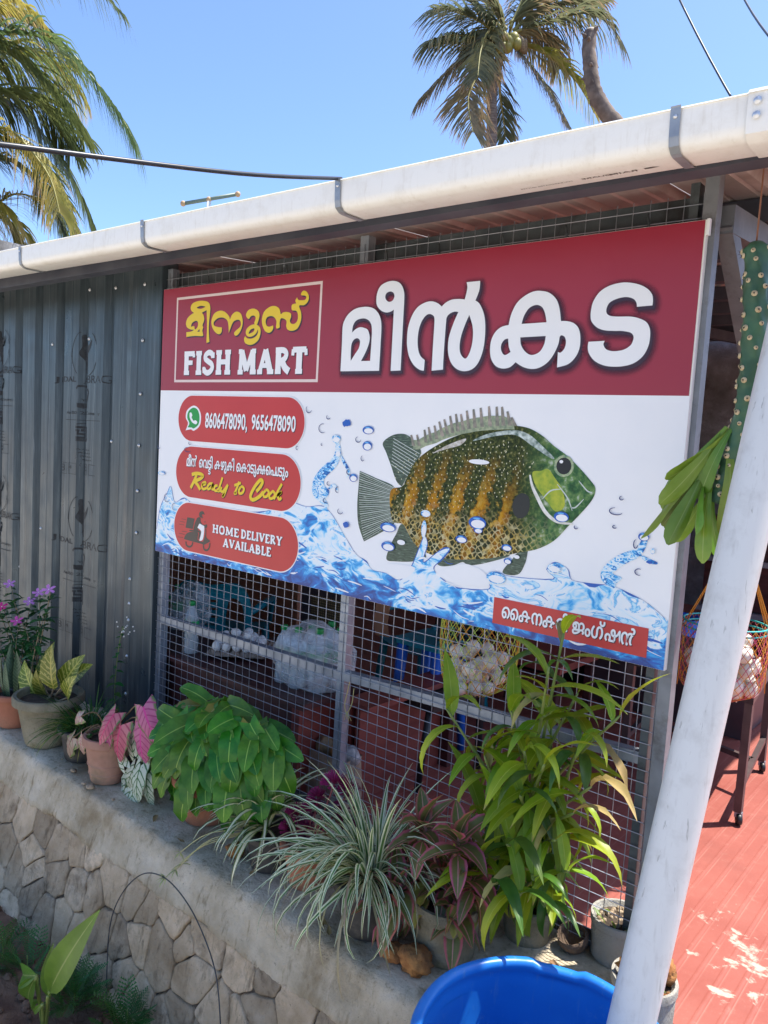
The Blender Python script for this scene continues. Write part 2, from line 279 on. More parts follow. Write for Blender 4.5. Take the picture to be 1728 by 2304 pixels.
DROPS=[[1986,1384,30,28,0],[2146,1242,42,34,0],[2200,1330,20,16,0],[2606,1246,54,30,1],[2606,1132,46,34,1],[2516,1174,26,20,0],[2292,1168,46,30,2],[2392,1286,54,42,3],[2146,1122,8,10,0],[2318,1062,32,30,2],[2488,890,40,30,1],[2454,930,36,22,0],[2242,828,20,14,0],[2342,788,28,22,0],[2220,696,28,18,0],[2570,1040,16,20,0],[4526,856,40,20,0],[4552,934,12,10,0],[4288,736,12,10,0],[4526,766,12,8,0],[4692,528,24,18,0],[4658,684,12,24,0],[4746,592,24,10,3],[4700,730,32,24,1],[4758,656,12,16,2],[3596,682,68,42,1],[3606,634,34,20,1],[3480,560,46,26,1],[2848,564,72,34,1],[2858,428,62,34,1],[2976,472,36,18,4],[3828,550,38,22,1],[3842,466,28,20,1],[3576,1078,80,16,4],[4188,786,50,32,1],[3174,698,42,24,2],[3168,590,22,60,2],[3906,502,20,12,4],[466,988,52,20,0],[494,1048,20,12,0],[74,746,56,18,2],[18,992,20,16,0],[172,524,42,38,0],[294,452,34,32,0],[3766,346,72,38,2],[4168,470,44,28,2],[1884,1078,16,14,0],[2440,536,40,30,3],[2378,630,26,20,0]]
READY=[[[534,768],[592,782],[662,782],[696,766],[654,738],[572,712]],[[604,770],[572,716],[524,646]],[[572,712],[622,684],[664,642]],[[688,686],[736,700],[730,714],[696,702],[686,668],[710,652],[756,666]],[[838,710],[794,706],[766,674],[784,658],[828,684],[844,710],[830,666],[864,662]],[[906,700],[872,692],[864,662],[892,652],[928,682],[970,776]],[[928,682],[914,652],[952,662]],[[962,692],[952,660],[986,658],[1046,720]],[[1046,720],[1008,640],[980,610],[998,646]],[[1194,756],[1156,680],[1138,652],[1168,658]],[[1132,720],[1216,748]],[[1218,714],[1194,684],[1206,658],[1242,668],[1260,700],[1238,718],[1218,714]],[[1418,694],[1470,742],[1488,782],[1458,790],[1392,728],[1346,650],[1378,620],[1456,654],[1504,698]],[[1532,714],[1504,684],[1516,660],[1550,666],[1572,698],[1552,718],[1532,714]],[[1610,708],[1578,678],[1590,652],[1624,660],[1646,690],[1624,712],[1610,708]],[[1722,782],[1678,720],[1634,650]],[[1660,680],[1706,704],[1716,716],[1680,684],[1700,654],[1724,672]]]
SCOOT={"dark":[[[488,376,1],[596,376,1],[576,278,1],[466,278,1]],[[522,264,1],[564,270,1],[658,266,1],[656,254,1],[522,254,1]],[[448,172,1],[470,212],[530,246],[636,254],[658,244],[652,214],[660,188],[722,182],[738,202],[758,262],[754,306],[772,294],[776,230],[826,206],[824,194],[736,152],[718,160],[582,164],[448,170,1]],[[664,404],[660,428],[676,448],[712,454],[740,428],[712,428],[702,412],[720,392],[686,396]],[[640,390],[680,394],[690,356],[724,334],[776,344],[778,316],[744,308],[666,320],[656,280],[700,270],[690,232],[680,202],[660,204],[664,258],[590,264],[592,308],[612,354]],[[740,368],[754,370],[754,360],[744,356]]],"light":[[[672,340,1],[742,324,1],[742,262],[726,202],[692,186,1],[680,192],[700,256],[692,280],[644,300,1]]]}
WHEELS=[[[480,152],[490,120],[532,110],[572,130],[582,160]],[[738,152],[750,118],[790,114],[822,142],[828,182]]]
SPEED=[[[402,352],[468,352]],[[378,326],[458,326]],[[368,300],[442,300]],[[414,240],[494,242]],[[372,216],[458,214]],[[356,180],[436,182]]]
BUBBLE=[[416,1160,1],[448,1226],[412,1274],[428,1340],[516,1384],[592,1362],[634,1296],[620,1210],[540,1162],[492,1172]]
BUBBLE2=[[444,1188,1],[468,1226],[434,1276],[448,1330],[516,1366],[582,1348],[614,1288],[602,1220],[538,1182],[504,1188]]
PHONE=[[472,1320],[490,1322],[508,1300],[500,1278],[530,1250],[552,1256],[582,1244],[578,1226],[554,1220],[506,1238],[472,1276],[466,1306]]
PILLS=[[[300,1264],[1948,1274],[522,1470],[540,1070],[1744,1472],[1724,1066]],[[292,782],[1934,800],[508,1018],[498,560],[1722,1020],[1754,562]],[[294,288],[1940,306],[502,508],[480,70],[1710,512],[1750,70]]]
# ================================================================ setting
M_soil = mat('soil', (.10, .052, .030), (.21, .125, .075), 9, .95, bump=.9, bscale=60)
M_conc = None
def concrete(name, c1, c2, c3, stain, ssc=3.2, vs=None):
    m, N, L, P = nodes(name); v = coord(N, L, 'Object', vs)
    a = ramp(N, noi(N, L, v, 5, 8, .62), L, [(.3, c1), (.55, c2), (.75, c3)])
    s = ramp(N, noi(N, L, v, ssc, 8, .7, .4), L, [(.52, 0), (.72, 1)]); a = mixc(N, L, s, a, tuple(stain))
    st = ramp(N, noi(N, L, coord(N, L, 'Object', (22, 22, 2.2)), 1.6, 5, .65), L, [(.55, 0), (.72, .7 if 'stone' in name or 'coping' in name else 0.0)]); a = mixc(N, L, st, a, tuple(x * .8 for x in stain))
    sp = ramp(N, noi(N, L, v, 70, 4, .7), L, [(.62, 0), (.74, 1)]); a = mixc(N, L, mth(N, L, 'MULTIPLY', sp, .55), a, tuple(x * .35 for x in stain))
    hs = N.new('ShaderNodeHueSaturation'); oi = N.new('ShaderNodeObjectInfo'); L.new(mth(N, L, 'MULTIPLY_ADD', oi.outputs['Random'], .6 if 'stone' in name else 0.0, .6 if 'stone' in name else 1.0), hs.inputs['Value']); L.new(a, hs.inputs['Color'])
    L.new(hs.outputs[0], P.inputs['Base Color']); P.inputs['Roughness'].default_value = .92; P.inputs['Specular IOR Level'].default_value = .25
    bumpn(N, L, P, noi(N, L, v, 26, 9, .72), 1.0, .02)
    return m
M_conc = concrete('coping_concrete', (.36, .275, .165), (.64, .535, .38), (.82, .72, .565), (.27, .19, .095))
M_stone = concrete('rubble_stone', (.40, .275, .155), (.68, .52, .345), (.82, .69, .52), (.17, .115, .066), 5)
M_mortar = concrete('dark_mortar', (.07, .055, .042), (.15, .125, .10), (.34, .31, .26), (.04, .034, .024), 6)
# ground: one sheet to the horizon, with small relief near the wall
g = MB(); xs = [-900, -60, -12, -4] + [-2 + .06 * i for i in range(90)] + [5, 12, 60, 900]; ys = [-900, -60, -12, -4] + [-2.2 + .06 * i for i in range(30)] + [0, 3, 12, 60, 900]
g.grid([[(x, y, -1.53 + (.05 * noise.fractal((x * 3, y * 3, 1), 1, 2, 5) + .02 * noise.noise((x * 14, y * 14, 3)) if -3.9 < x < 4.9 and -3.9 < y < -.5 else -.05 if y < 2 else 0)) for x in xs] for y in ys])
tag(g.build('ground', M_soil, None, True), kind='structure')
rd = MB(); rd.bb((-40, -14, -1.75), (40, -1.38, -1.46)); tag(rd.build('bounce_road', mat('bounce_road_concrete', (.50, .44, .35), (.60, .54, .45), 2, .9, bump=.3), None), kind='structure')  # unseen road behind the camera, added to bounce warm light onto the facade
# red ribbed shop floor
def floormat():
    m, N, L, P = nodes('red_oxide_floor'); v = coord(N, L); sp = N.new('ShaderNodeSeparateXYZ'); L.new(v, sp.inputs[0])
    c = ramp(N, noi(N, L, v, 3, 7, .6), L, [(.3, (.27, .066, .048)), (.7, (.35, .105, .078))])
    fr = mth(N, L, 'FRACT', mth(N, L, 'MULTIPLY', sp.outputs[0], 1 / .058)); ln = ramp(N, fr, L, [(.0, 1), (.09, 0)])
    ln = mth(N, L, 'MULTIPLY', ln, ramp(N, noi(N, L, v, 5, 5), L, [(.35, .08), (.6, .5)])); c = mixc(N, L, ln, c, (.46, .24, .19))
    d = N.new('ShaderNodeVectorMath'); d.operation = 'DISTANCE'; d.inputs[1].default_value = (2.64, .42, -.97); L.new(v, d.inputs[0])
    wear = mth(N, L, 'SUBTRACT', noi(N, L, v, 13, 6, .65, .5), mth(N, L, 'MULTIPLY', d.outputs['Value'], .42)); c = mixc(N, L, ramp(N, wear, L, [(.495, 0), (.56, .85)]), c, (.50, .42, .34)); c = mixc(N, L, ramp(N, noi(N, L, v, 1.7, 7, .7), L, [(.5, 0), (.75, .5)]), c, (.17, .055, .042)); c = mixc(N, L, ramp(N, noi(N, L, v, 24, 6, .75), L, [(.58, 0), (.75, .35)]), c, (.45, .25, .19))
    L.new(c, P.inputs['Base Color']); P.inputs['Roughness'].default_value = .5
    bumpn(N, L, P, noi(N, L, v, 45, 5), .2, .004)
    return m
fl = MB(); FZ = -.97; prof = []
x = -3.2
while x < 6:
    prof += [(x, FZ), (x + .006, FZ - .0006), (x + .05, FZ - .0006), (x + .054, FZ)]; x += .058
fl.grid([[(a, y, b) for a, b in prof] for y in (-.02, .5, 1.2, 2.5, 7.5)])
fl.grid([[(a, -.02, b) for a, b in prof], [(a, -.02, -1.7) for a, b in prof]])
tag(fl.build('red_floor', floormat(), None), kind='structure')
# ---------------------------------------------------------------- retaining wall
wall = thing('retaining_wall', (.6, -.55, -1.53), 'rubble stone retaining wall with a rough concrete coping under the row of pots', 'wall')
def nz3(x, y, z, s): return noise.noise((x * s, y * s, z * s))
cp = MB(); rows = []
prof = [(.12, -.985), (.118, -.921), (0, -.92), (-.1, -.92), (-.2, -.921), (-.3, -.922), (-.4, -.924), (-.46, -.927), (-.492, -.932), (-.508, -.945), (-.516, -.965), (-.524, -.99), (-.532, -1.015), (-.541, -1.04), (-.549, -1.065), (-.556, -1.088), (-.548, -1.103), (-.51, -1.11)]
NX = 300
for k, (y, z) in enumerate(prof):
    row = []
    for i in range(NX + 1):
        x = -1.6 + 4.12 * i / NX
        rg = max(0, (k - 9) / 8) if k < 17 else 1; edge = nz3(x, 0, 0, 3) * .026 + nz3(x, 7, 0, 11) * .024 + nz3(x, 3, 0, 37) * .012
        d = .006 * nz3(x, y, z, 9) + .005 * nz3(x, y, z, 34) + rg * .008 * nz3(x, y, z, 60)
        row.append((x, y - (d if k > 8 else 0), z + (d if k <= 9 and k > 1 else 0) + rg * edge))
    rows.append(row)
cp.grid(rows); cp.build('coping', M_conc, wall, True)
bk = MB(); bk.grid([[(x, -.528, -1.08), ] and (x, -.528 + .006 * nz3(x, 0, 0, 8), -1.08) for x in [-1.6 + 4.12 * i / 120 for i in range(121)]], None) if False else None
def wy(z): return -.545 - (-1.08 - z) * .27          # battered face
rows = []
for j in range(26):
    z = -1.07 - .6 * j / 25; rows.append([(-1.6 + 4.12 * i / 160, wy(z) + .012 + .007 * nz3(i * .1, z * 8, 0, 1.5), z) for i in range(161)])
bk.grid(rows); bk.build('mortar_bed', M_mortar, wall, True)
# stones: voronoi cells clipped by half-planes, each its own piece
rng = random.Random(11); sites = []
r = 0; t = .06
while t < .66:
    x = -1.5 + (.09 if r % 2 else 0)
    while x < 2.5:
        sites.append((x + rng.uniform(-.05, .05), t + rng.uniform(-.045, .06))); x += rng.uniform(.09, .19)
    t += .142; r += 1
def cell(i):
    cx, cy = sites[i]; poly = [(cx - .22, cy - .22), (cx + .22, cy - .22), (cx + .22, cy + .22), (cx - .22, cy + .22)]
    for j, (qx, qy) in enumerate(sites + [(cx, -cy + .024)]):
        if j == i or (abs(qx - cx) + abs(qy - cy)) < 1e-6 or abs(qx - cx) > .45 or abs(qy - cy) > .45: continue
        mx, my = (cx + qx) / 2, (cy + qy) / 2; nx, ny = qx - cx, qy - cy; out = []
        for a in range(len(poly)):
            p, q = poly[a], poly[(a + 1) % len(poly)]; dp = (p[0] - mx) * nx + (p[1] - my) * ny; dq = (q[0] - mx) * nx + (q[1] - my) * ny
            if dp <= 0: out.append(p)
            if dp * dq < 0: u = dp / (dp - dq); out.append((p[0] + (q[0] - p[0]) * u, p[1] + (q[1] - p[1]) * u))
        poly = out
        if not poly: return None
    return poly
ns = 0
for i, (cx, ct) in enumerate(sites):
    poly = cell(i)
    if not poly or len(poly) < 3 or cx < -.9: continue
    cen = Vector((sum(p[0] for p in poly) / len(poly), sum(p[1] for p in poly) / len(poly))); rr = []
    ring = []
    for a in range(len(poly)):
        p, q = Vector(poly[a]), Vector(poly[(a + 1) % len(poly)])
        for u in (.1, .37, .63, .9): ring.append(p.lerp(q, u))
    sh = rng.uniform(.001, .008)
    rowsS = []
    for inset, h in ((.0022, -.014), (.0035, .3 * sh), (.007, .85 * sh), (.018, sh), (.05, sh)):
        row = []
        for p in ring:
            d = p - cen; l = d.length; s = max(.1, 1 - (inset + .009 * noise.noise((p.x * 30, p.y * 30, i)) + .004 * noise.noise((p.x * 90, p.y * 90, i))) / l); q = cen + d * s
            z = -1.075 - q.y; wob = .004 * noise.noise((q.x * 45, q.y * 45, i)) + .006 * noise.noise((q.x * 16, q.y * 16, i * 3))
            row.append((q.x, wy(z) - h - wob * (1 if h > 0 else 0), z))
        rowsS.append(row)
    st = MB(); st.grid(rowsS, closed=True); n = len(ring); st.f.append(tuple(4 * n + j for j in range(n))); st.mi.append(0)
    st.build('stone', M_stone, wall, True); ns += 1
# ---------------------------------------------------------------- steel cladding on the left
def cladmat():
    m, N, L, P = nodes('painted_steel'); v = coord(N, L, 'Object', (9, 9, .5)); v2 = coord(N, L)
    c = ramp(N, noi(N, L, v, 4, 6, .7), L, [(.32, (.032, .046, .056)), (.55, (.058, .080, .092)), (.75, (.11, .14, .152))])
    f = ramp(N, noi(N, L, coord(N, L, 'Object', (60, 60, 1.2)), 2, 3, .6), L, [(.66, 0), (.72, 1)]); c = mixc(N, L, mth(N, L, 'MULTIPLY', f, .5), c, (.26, .30, .33))
    L.new(c, P.inputs['Base Color']); P.inputs['Metallic'].default_value = .35
    L.new(ramp(N, noi(N, L, v2, 7, 5), L, [(.3, .26), (.7, .46)]), P.inputs['Roughness'])
    bumpn(N, L, P, noi(N, L, v2, 5, 3), .12, .01)
    return m
M_clad = cladmat(); M_galv = mat('galvanised_steel', (.21, .235, .27), (.32, .345, .38), 14, .45, .45, bump=.05)
M_darkst = mat('dark_grey_steel', (.055, .068, .075), (.10, .115, .12), 8, .5, .3, dirt=((.03, .03, .03), 9, .5, .7))
M_screw = mat('screw_head', (.60, .62, .64), None, rough=.35, metal=.6)
clad = thing('steel_cladding', (-1, .04, -.92), 'dark blue-grey ribbed steel sheet cladding stamped with mill lettering, left of the sign', 'cladding')
RIBS = [-.495 - .2455 * k for k in range(12)]
def cy(x):
    for rx in RIBS:
        d = abs(x - rx)
        if d < .026: return .05
        if d < .048: return .05 - .03 * (d - .026) / .022
    y = .02
    for rx in RIBS:                      # two shallow stiffener lines in each pan
        for s in (.123,):
            if abs(x - rx - s) < .006: y = .0185
    return y
BR = sorted({round(rx + s, 4) for rx in RIBS for s in (-.048, -.026, .026, .048, .117, .123, .129)})
def sheet(x0, x1, dy):
    xs = sorted({x0, x1} | {b for b in BR if x0 < b < x1}); mb = MB()
    mb.grid([[(x, cy(x) + dy, z) for x in xs] for z in (-.95, -.4, .2, .8, 1.42)])
    return mb.build('sheet', M_clad, clad)
sheet(-3.3, -1.232, .004); sheet(-1.243, -.288, 0)
fm = MB(); fp = [(-.305, .024), (-.302, .006), (-.262, .004), (-.256, .0005), (-.205, .0005), (-.199, .004), (-.03, .004), (-.024, .008), (-.022, .09)]
fm.grid([[(x, y, z) for x, y in fp] for z in (-.95, .2, 1.40)]); fm.build('corner_flashing', M_clad, clad, 30)
sm = MB(); sm.lathe([(.0001, -.006), (.004, -.006), (.0055, -.004), (.0055, -.002), (.009, -.0015), (.009, 0)], (0, 0, 0), 10, rot(-pi / 2))
sme = sm.mesh('screw', M_screw, True)
def screw(px, py, y):
    p = at(px, py, y=y); link('screw', sme, None, clad, Matrix.Translation((p.x, y - .0005 if y < .01 else cy(p.x) - .0005, p.z)))
for (a, b) in ((960, 615), (945, 975), (935, 1322), (925, 1628), (917, 1910), (975, 238)): screw(a * .3345, 560 + b * .3345, .001)
for (a, b) in ((135, 355), (280, 305), (432, 325), (605, 275), (780, 262), (120, 1230), (255, 1250), (410, 1265), (572, 1280), (750, 1295), (235, 2170), (100, 2140), (390, 2190), (275, 1880), (600, 605), (353, 642)): screw(a * .3345, 560 + b * .3345, .02)
for (a, b) in ((1155, 90), (1148, 308), (1142, 455), (1128, 775), (1118, 1110)): screw(a * .2532, 1280 + b * .2532, .001)
for (a, b) in ((925, 235), (698, 160)): screw(a * .2532, 1280 + b * .2532, .02)
# mill stamp, wrapped onto the ribs
def pz(a, b): p = at(100 + a * .16275, 740 + b * .16275, y=.02); return (p.x, p.z)
K = 2000
def stamp(dx, dz, clip):
    mb = MB()
    def ptx(s, a, b, c, d, bold=0.0):
        p = pz(a, b); q = pz(c, d); puttext(mb, s, p[0], p[1], q[0], q[1], 0, bold)
    def st(pts, w): stroke(mb, [pz(*p) for p in pts], w, 0, 4, k=1)
    c0 = pz(555, 340); R_ = .128
    for a0, a1 in ((-65, 60), (115, 235)): stroke(mb, [(c0[0] + R_ * cos(radians(a)), c0[1] + R_ * .98 * sin(radians(a))) for a in range(a0, a1 + 1, 8)], .005, 0, 2, k=1)
    fill(mb, [outline([(int(c0[0] * K + x * 2), int(c0[1] * K + z * 2)) for x, z in ((-52, 95), (-35, 100), (-30, 60), (0, 45), (40, 40), (60, 62), (72, 70), (62, 35), (45, 10), (25, -10), (5, -50), (-15, -100), (-30, -95), (-38, -40), (-60, 0), (-50, 40))], 3)], 0)
    ptx('ARK', 495, 560, 570, 530); ptx('JINDAL', 140, 755, 440, 655, .02); ptx('A', 485, 755, 550, 660); ptx('BRAG', 585, 752, 860, 640)
    st([(440, 825), (480, 785), (600, 845), (595, 950), (580, 1030)], .011); ptx('YEAR', 470, 995, 570, 965, .01)
    fill(mb, [[pz(445, 1020), pz(590, 1035), pz(590, 1100), pz(530, 1070), pz(480, 1100), pz(450, 1080)]], 0)
    ptx('An ISO 2011 Company', 310, 1185, 765, 1150, .01); st([(300, 1252), (770, 1275)], .003); st([(440, 1318), (500, 1300), (580, 1318)], .004)
    for q in ([(430, 1355), (580, 1370), (578, 1545), (430, 1535)], [(465, 1400), (540, 1405)], [(540, 1410), (530, 1520)], [(430, 1400), (455, 1400), (450, 1450), (490, 1455), (485, 1505), (430, 1500)]): stroke(mb, [pz(*p) for p in q], .013, 0, 1, k=1, smooth=False)
    for i in range(4):
        for j in range(7): a = 440 + 8 * i + 27 * j; st([(a, 1668 + 48 * i + 3 * j), (a + 9, 1655 + 48 * i + 3 * j), (a + 18, 1670 + 48 * i + 3 * j)], .0035)
    for i in range(4):
        a = 215 + 125 * i + (20 if i > 1 else 0); stroke(mb, [pz(*p) for p in ((a, 1835 + 14 * i), (a + 95, 1848 + 14 * i), (a + 92, 2000 + 12 * i), (a - 3, 1985 + 12 * i), (a, 1835 + 14 * i))], .003, 0, 1, k=1, smooth=False)
    ptx('8', 225, 1955, 285, 1865); ptx('4', 340, 1930, 375, 1885); ptx('C', 500, 1960, 580, 1900, .03)
    me = mb.mesh('stamp_lettering'); bm = bmesh.new(); bm.from_mesh(me)
    for v in bm.verts: v.co.x += dx; v.co.z += dz
    for b in BR:
        if -2.6 < b < -.2: bmesh.ops.bisect_plane(bm, geom=bm.verts[:] + bm.edges[:] + bm.faces[:], plane_co=(b, 0, 0), plane_no=(1, 0, 0))
    if clip: bmesh.ops.delete(bm, geom=[v for v in bm.verts if not clip(v.co)], context='VERTS')
    for v in bm.verts: v.co.y = cy(v.co.x) - .0009
    bm.to_mesh(me); bm.free(); o = origin(clad)
    me.transform(Matrix.Translation(-o)); link('stamp_lettering', me, M_ink, clad)
M_ink = mat('mill_ink', (.006, .008, .010), (.026, .034, .040), 30, .6, lo=.45, hi=.7)
PER = pz(555, 340)[1] - at(540 * .3345, 560 + 1815 * .3345, y=.02).z
stamp(0, 0, lambda c: c.x < -.31); stamp(0, -PER, lambda c: c.x < -.31); stamp(-.99, .06, lambda c: c.x < -1.26); stamp(-.99, -PER + .06, lambda c: c.x < -1.26)
# ---------------------------------------------------------------- wire-mesh front
M_grey = mat('grey_painted_steel', (.15, .16, .175), (.22, .235, .25), 9, .5, .2, dirt=((.09, .085, .08), 12, .55, .75))
fence = thing('mesh_fence', (1.2, .04, -.92), 'galvanised wire-mesh shop front with grey steel posts and rails, below and above the sign', 'fence')
WZ = (-.905, 1.30); wm = MB(); M_wire = mat('bright_wire', (.31, .33, .37), (.42, .44, .48), 30, .4, .4); wm.tube([(0, 0, 0), (0, 0, WZ[1] - WZ[0])], .00145, 5); wv = wm.mesh('wire', M_wire, True)
hm = MB(); hm.tube([(0, 0, 0), (2.452, 0, 0)], .00145, 5); wh = hm.mesh('wire_horizontal', M_wire, True)
nv = 51
for i in range(nv): 
    x = .002 + 2.412 * i / (nv - 1); link('wire', wv, None, fence, Matrix.Translation((x, .030 + .0012 * sin(i * 2.1), WZ[0])) @ Matrix.Rotation(random.uniform(-.0012, .0012), 4, 'Y'))
z = -.885
while z < 1.29:
    if z < .02 or z > 1.19: link('wire', wh, None, fence, Matrix.Translation((-.018, .0266, z)) @ Matrix.Rotation(random.uniform(-.0012, .0012), 4, 'Y'))
    z += .0385
def bar(name, a, b, m=None, par=None): mb = MB(); mb.bb(a, b); return mb.build(name, m or M_galv, par or fence)
bar('corner_post', (-.02, .0325, -.92), (.018, .07, 1.32)); bar('post', (1.182, .0325, -.92), (1.222, .072, 1.33)); bar('post', (2.378, .0325, -.93), (2.402, .07, 1.33), M_darkst)
bar('post', (2.420, .02, -.96), (2.456, .06, 1.40), M_grey)
for x0, x1 in ((.018, 1.182), (1.222, 2.378)):
    mb = MB(); za = -.337 + .058 * (x0 / 2.4) ** 2; zb = -.337 + .058 * (x1 / 2.4) ** 2
    vs = [(x, y, zz + h) for (x, zz) in ((x0, za), (x1, zb)) for y in (.0325, .068) for h in (-.018, .018)]
    mb.add(vs, [(0, 1, 3, 2), (4, 6, 7, 5), (0, 4, 5, 1), (2, 3, 7, 6), (0, 2, 6, 4), (1, 5, 7, 3)]); mb.build('rail', M_galv, fence)
bar('rail', (.018, .034, -.905), (2.378, .066, -.872), M_darkst)
bar('top_strip', (-.02, .075, 1.17), (2.43, .079, 1.305), M_darkst)
for x in (.07, .30, .55, .80, 1.05, 1.32, 1.55, 1.8, 2.02, 2.27):
    mb = MB(); mb.tube([(x, .024, 1.195), (x + .004, .020, 1.235), (x - .003, .024, 1.262)], .004, 5); mb.build('tie_wire', M_darkst, fence, True)
mb = MB(); mb.tube(smoothpath([(1.262, .02, -.33), (1.262, .012, -.36), (1.25, .012, -.42), (1.262, .012, -.45), (1.285, .012, -.41), (1.285, .02, -.35)], 5), .0018, 5)
for k in range(4): mb.tube([(1.262, .012, -.445), (1.255 + .012 * k, .008, -.478 + .006 * (k % 2))], .0014, 4)
mb.build('plastic_tie', mat('straw_twine', (.50, .42, .16)), fence, True)
# ---------------------------------------------------------------- roof
M_roof = mat('roof_sheet_underside', (.36, .345, .33), (.46, .445, .425), 3, .5, .1, dirt=((.24, .21, .19), 2.2, .5, .7))
M_purl = mat('purlin_steel', (.05, .055, .075), (.085, .09, .11), 6, .55, .2)
roof = thing('shop_roof', (0, 1, 1.4), 'low tin shop roof with ribbed sheets on dark steel purlins above the sign', 'roof')
def rz(y): return 1.318 + .075 * (y + .42)
x = -3.2; k = 0
rp = [(0, 0), (.07, 0), (.078, .006), (.086, 0), (.155, 0), (.163, .006), (.171, 0), (.20, 0), (.214, .022), (.238, .022), (.25, 0)]
while x < 2.68:
    mb = MB(); w = .25 * 2; pr = [(x + a + .25 * q, b) for q in (0, 1) for a, b in rp[:-1]] + [(x + .5, 0)]
    mb.grid([[(a, y, rz(y) + b + (.0012 if k % 2 else 0)) for a, b in pr] for y in (-.40, 1, 3, 6.2)]); mb.build('roof_sheet', M_roof, roof); x += .5; k += 1
for i, y in enumerate((-.24, .42, 1.0, 1.6, 2.3, 3.0, 3.8, 4.6, 5.4)):
    bar('purlin', (-3.3, y - .03, rz(y) - .075), (2.79, y + .03, rz(y) - .004), M_purl, roof)
for xx in (-.5, 1.2, 2.456):
    mb = MB(); y0 = .09; a = rz(y0) - .08; b = rz(6) - .08
    mb.add([(xx + s, y, zz + h) for s in (-.025, .025) for (y, zz) in ((y0, a), (6, b)) for h in (-.075, 0)], [(0, 1, 3, 2), (4, 6, 7, 5), (0, 4, 5, 1), (2, 3, 7, 6), (0, 2, 6, 4), (1, 5, 7, 3)]); mb.build('rafter', M_grey if xx > 2 else M_purl, roof)
mb = MB(); mb.box((2.456, .27, 1.08), (.045, .46, .05), rot(x=radians(-42))); mb.build('brace', M_grey, roof)
# ---------------------------------------------------------------- gutter
def pvc(name, c, dirt):
    m, N, L, P = nodes(name); v = coord(N, L); f = ramp(N, noi(N, L, v, 14, 8, .7), L, [(.5, 0), (.8, .55)])
    f2 = ramp(N, noi(N, L, coord(N, L, 'Object', (30, 30, 4)), 3, 5), L, [(.56, 0), (.75, .35)])
    f3 = ramp(N, noi(N, L, coord(N, L, 'Object', (70, 70, 3.5)), 1.5, 4, .6), L, [(.66, 0), (.70, .6), (.76, .1)]); cc_ = mixc(N, L, mth(N, L, 'ADD', f, f2), tuple(c), tuple(dirt)); cc_ = mixc(N, L, f3, cc_, tuple(x * .55 for x in dirt)) if 'grey' in name else cc_
    L.new(cc_, P.inputs['Base Color']); P.inputs['Roughness'].default_value = .38
    bumpn(N, L, P, noi(N, L, v, 3, 2), .08, .01); return m
M_pvc = pvc('white_pvc', (.80, .79, .74), (.60, .56, .48)); M_pipe = pvc('grey_white_pvc', (.60, .61, .60), (.34, .33, .31))
gut = thing('rain_gutter', (1, -.39, 1.28), 'long white plastic rain gutter held by metal straps along the roof edge', 'gutter')
def gz(x): return 1.2685 - .0113 * x
def gprof(e=0): return [(-.454 - e, .086), (-.450 - e, .086 + e), (-.450 - e, .030), (-.446 - e, .014 - e), (-.434, .003 - e), (-.42, -e), (-.345, -e), (-.332, .004 - e), (-.326 + e, .014), (-.324 + e, .05), (-.324 + e, .08)]
def gpiece(x0, x1, e, nm, m):
    mb = MB(); n = 14; pr = gprof(e); inn = [(y + (.004 if y < -.38 else -.004), z + .004) for y, z in reversed(pr)]
    loop = pr + inn; rows = []
    for i in range(n + 1): x = x0 + (x1 - x0) * i / n; rows.append([(x, y + .0015 * sin(x * 5), z + gz(x)) for y, z in loop])
    mb.grid(rows, closed=True); return mb.build(nm, m, gut, 35)
gpiece(-3.2, 2.66, 0, 'channel', M_pvc); gpiece(2.652, 2.90, .005, 'joint_sleeve', M_pvc)
for zz in (.068, .04): mb = MB(); mb.lathe([(.0001, -.004), (.004, -.004), (.006, -.001), (.008, 0)], (2.672, -.4595, gz(2.67) + zz), 10, rot(-pi / 2)); mb.build('bolt', M_screw, gut, True)
M_strap = mat('zinc_strap', (.25, .27, .30), (.36, .38, .40), 20, .45, .6)
for (px, py) in ((45, 590), (320, 540), (760, 440), (1518, 290)):
    x = at(px, py, y=-.452).x; mb = MB(); pr = [(y, z) for y, z in gprof(.003)]; pr[0] = (-.4565, .092); pr[1] = (-.4555, .088); o = gz(x)
    mb.grid([[(x - .011, y, z + o) for y, z in pr], [(x + .011, y, z + o) for y, z in pr]]); mb.grid([[(x - .011, -.325, .08 + o), (x - .011, -.25, .115 + o)], [(x + .011, -.325, .08 + o), (x + .011, -.25, .115 + o)]])
    s = mb.build('strap', M_strap, gut); b = MB(); b.lathe([(.0001, -.004), (.003, -.003), (.005, 0)], (x, -.4555, o + .070), 8, rot(-pi / 2)); b.build('bolt', M_screw, s, True)
mb = MB()
def und(a, b):
    p = at(1080 + a * .2773, 350 + b * .2773, z=gz(2.2) - .002); return p
for s, a, c in (('RAIN', 1280, 1100), ('SQUARE', 1080, 815), ('PVC RAINWATER GUTTER', 610, 160)):
    xa = und(a, 120).x; xb = und(c, 190).x; h = .010 if len(s) < 7 else .005
    puttext(mb, s, 0, 0, 1, 1, 0, .01, fn=lambda u, v: (xa + (xb - xa) * u, -.378 - h * (v - .5), gz(xa + (xb - xa) * u) - .0008))
xa = und(1470, 90).x; mb.add([(xa, -.379, gz(xa) - .0008), (xa - .02, -.376, gz(xa) - .0008), (xa - .035, -.377, gz(xa) - .0008), (xa - .035, -.383, gz(xa) - .0008), (xa - .02, -.384, gz(xa) - .0008)], [(0, 1, 2, 3, 4)])
mb.build('printed_lettering', mat('black_print', (.10, .085, .075), None, rough=.5), gut)
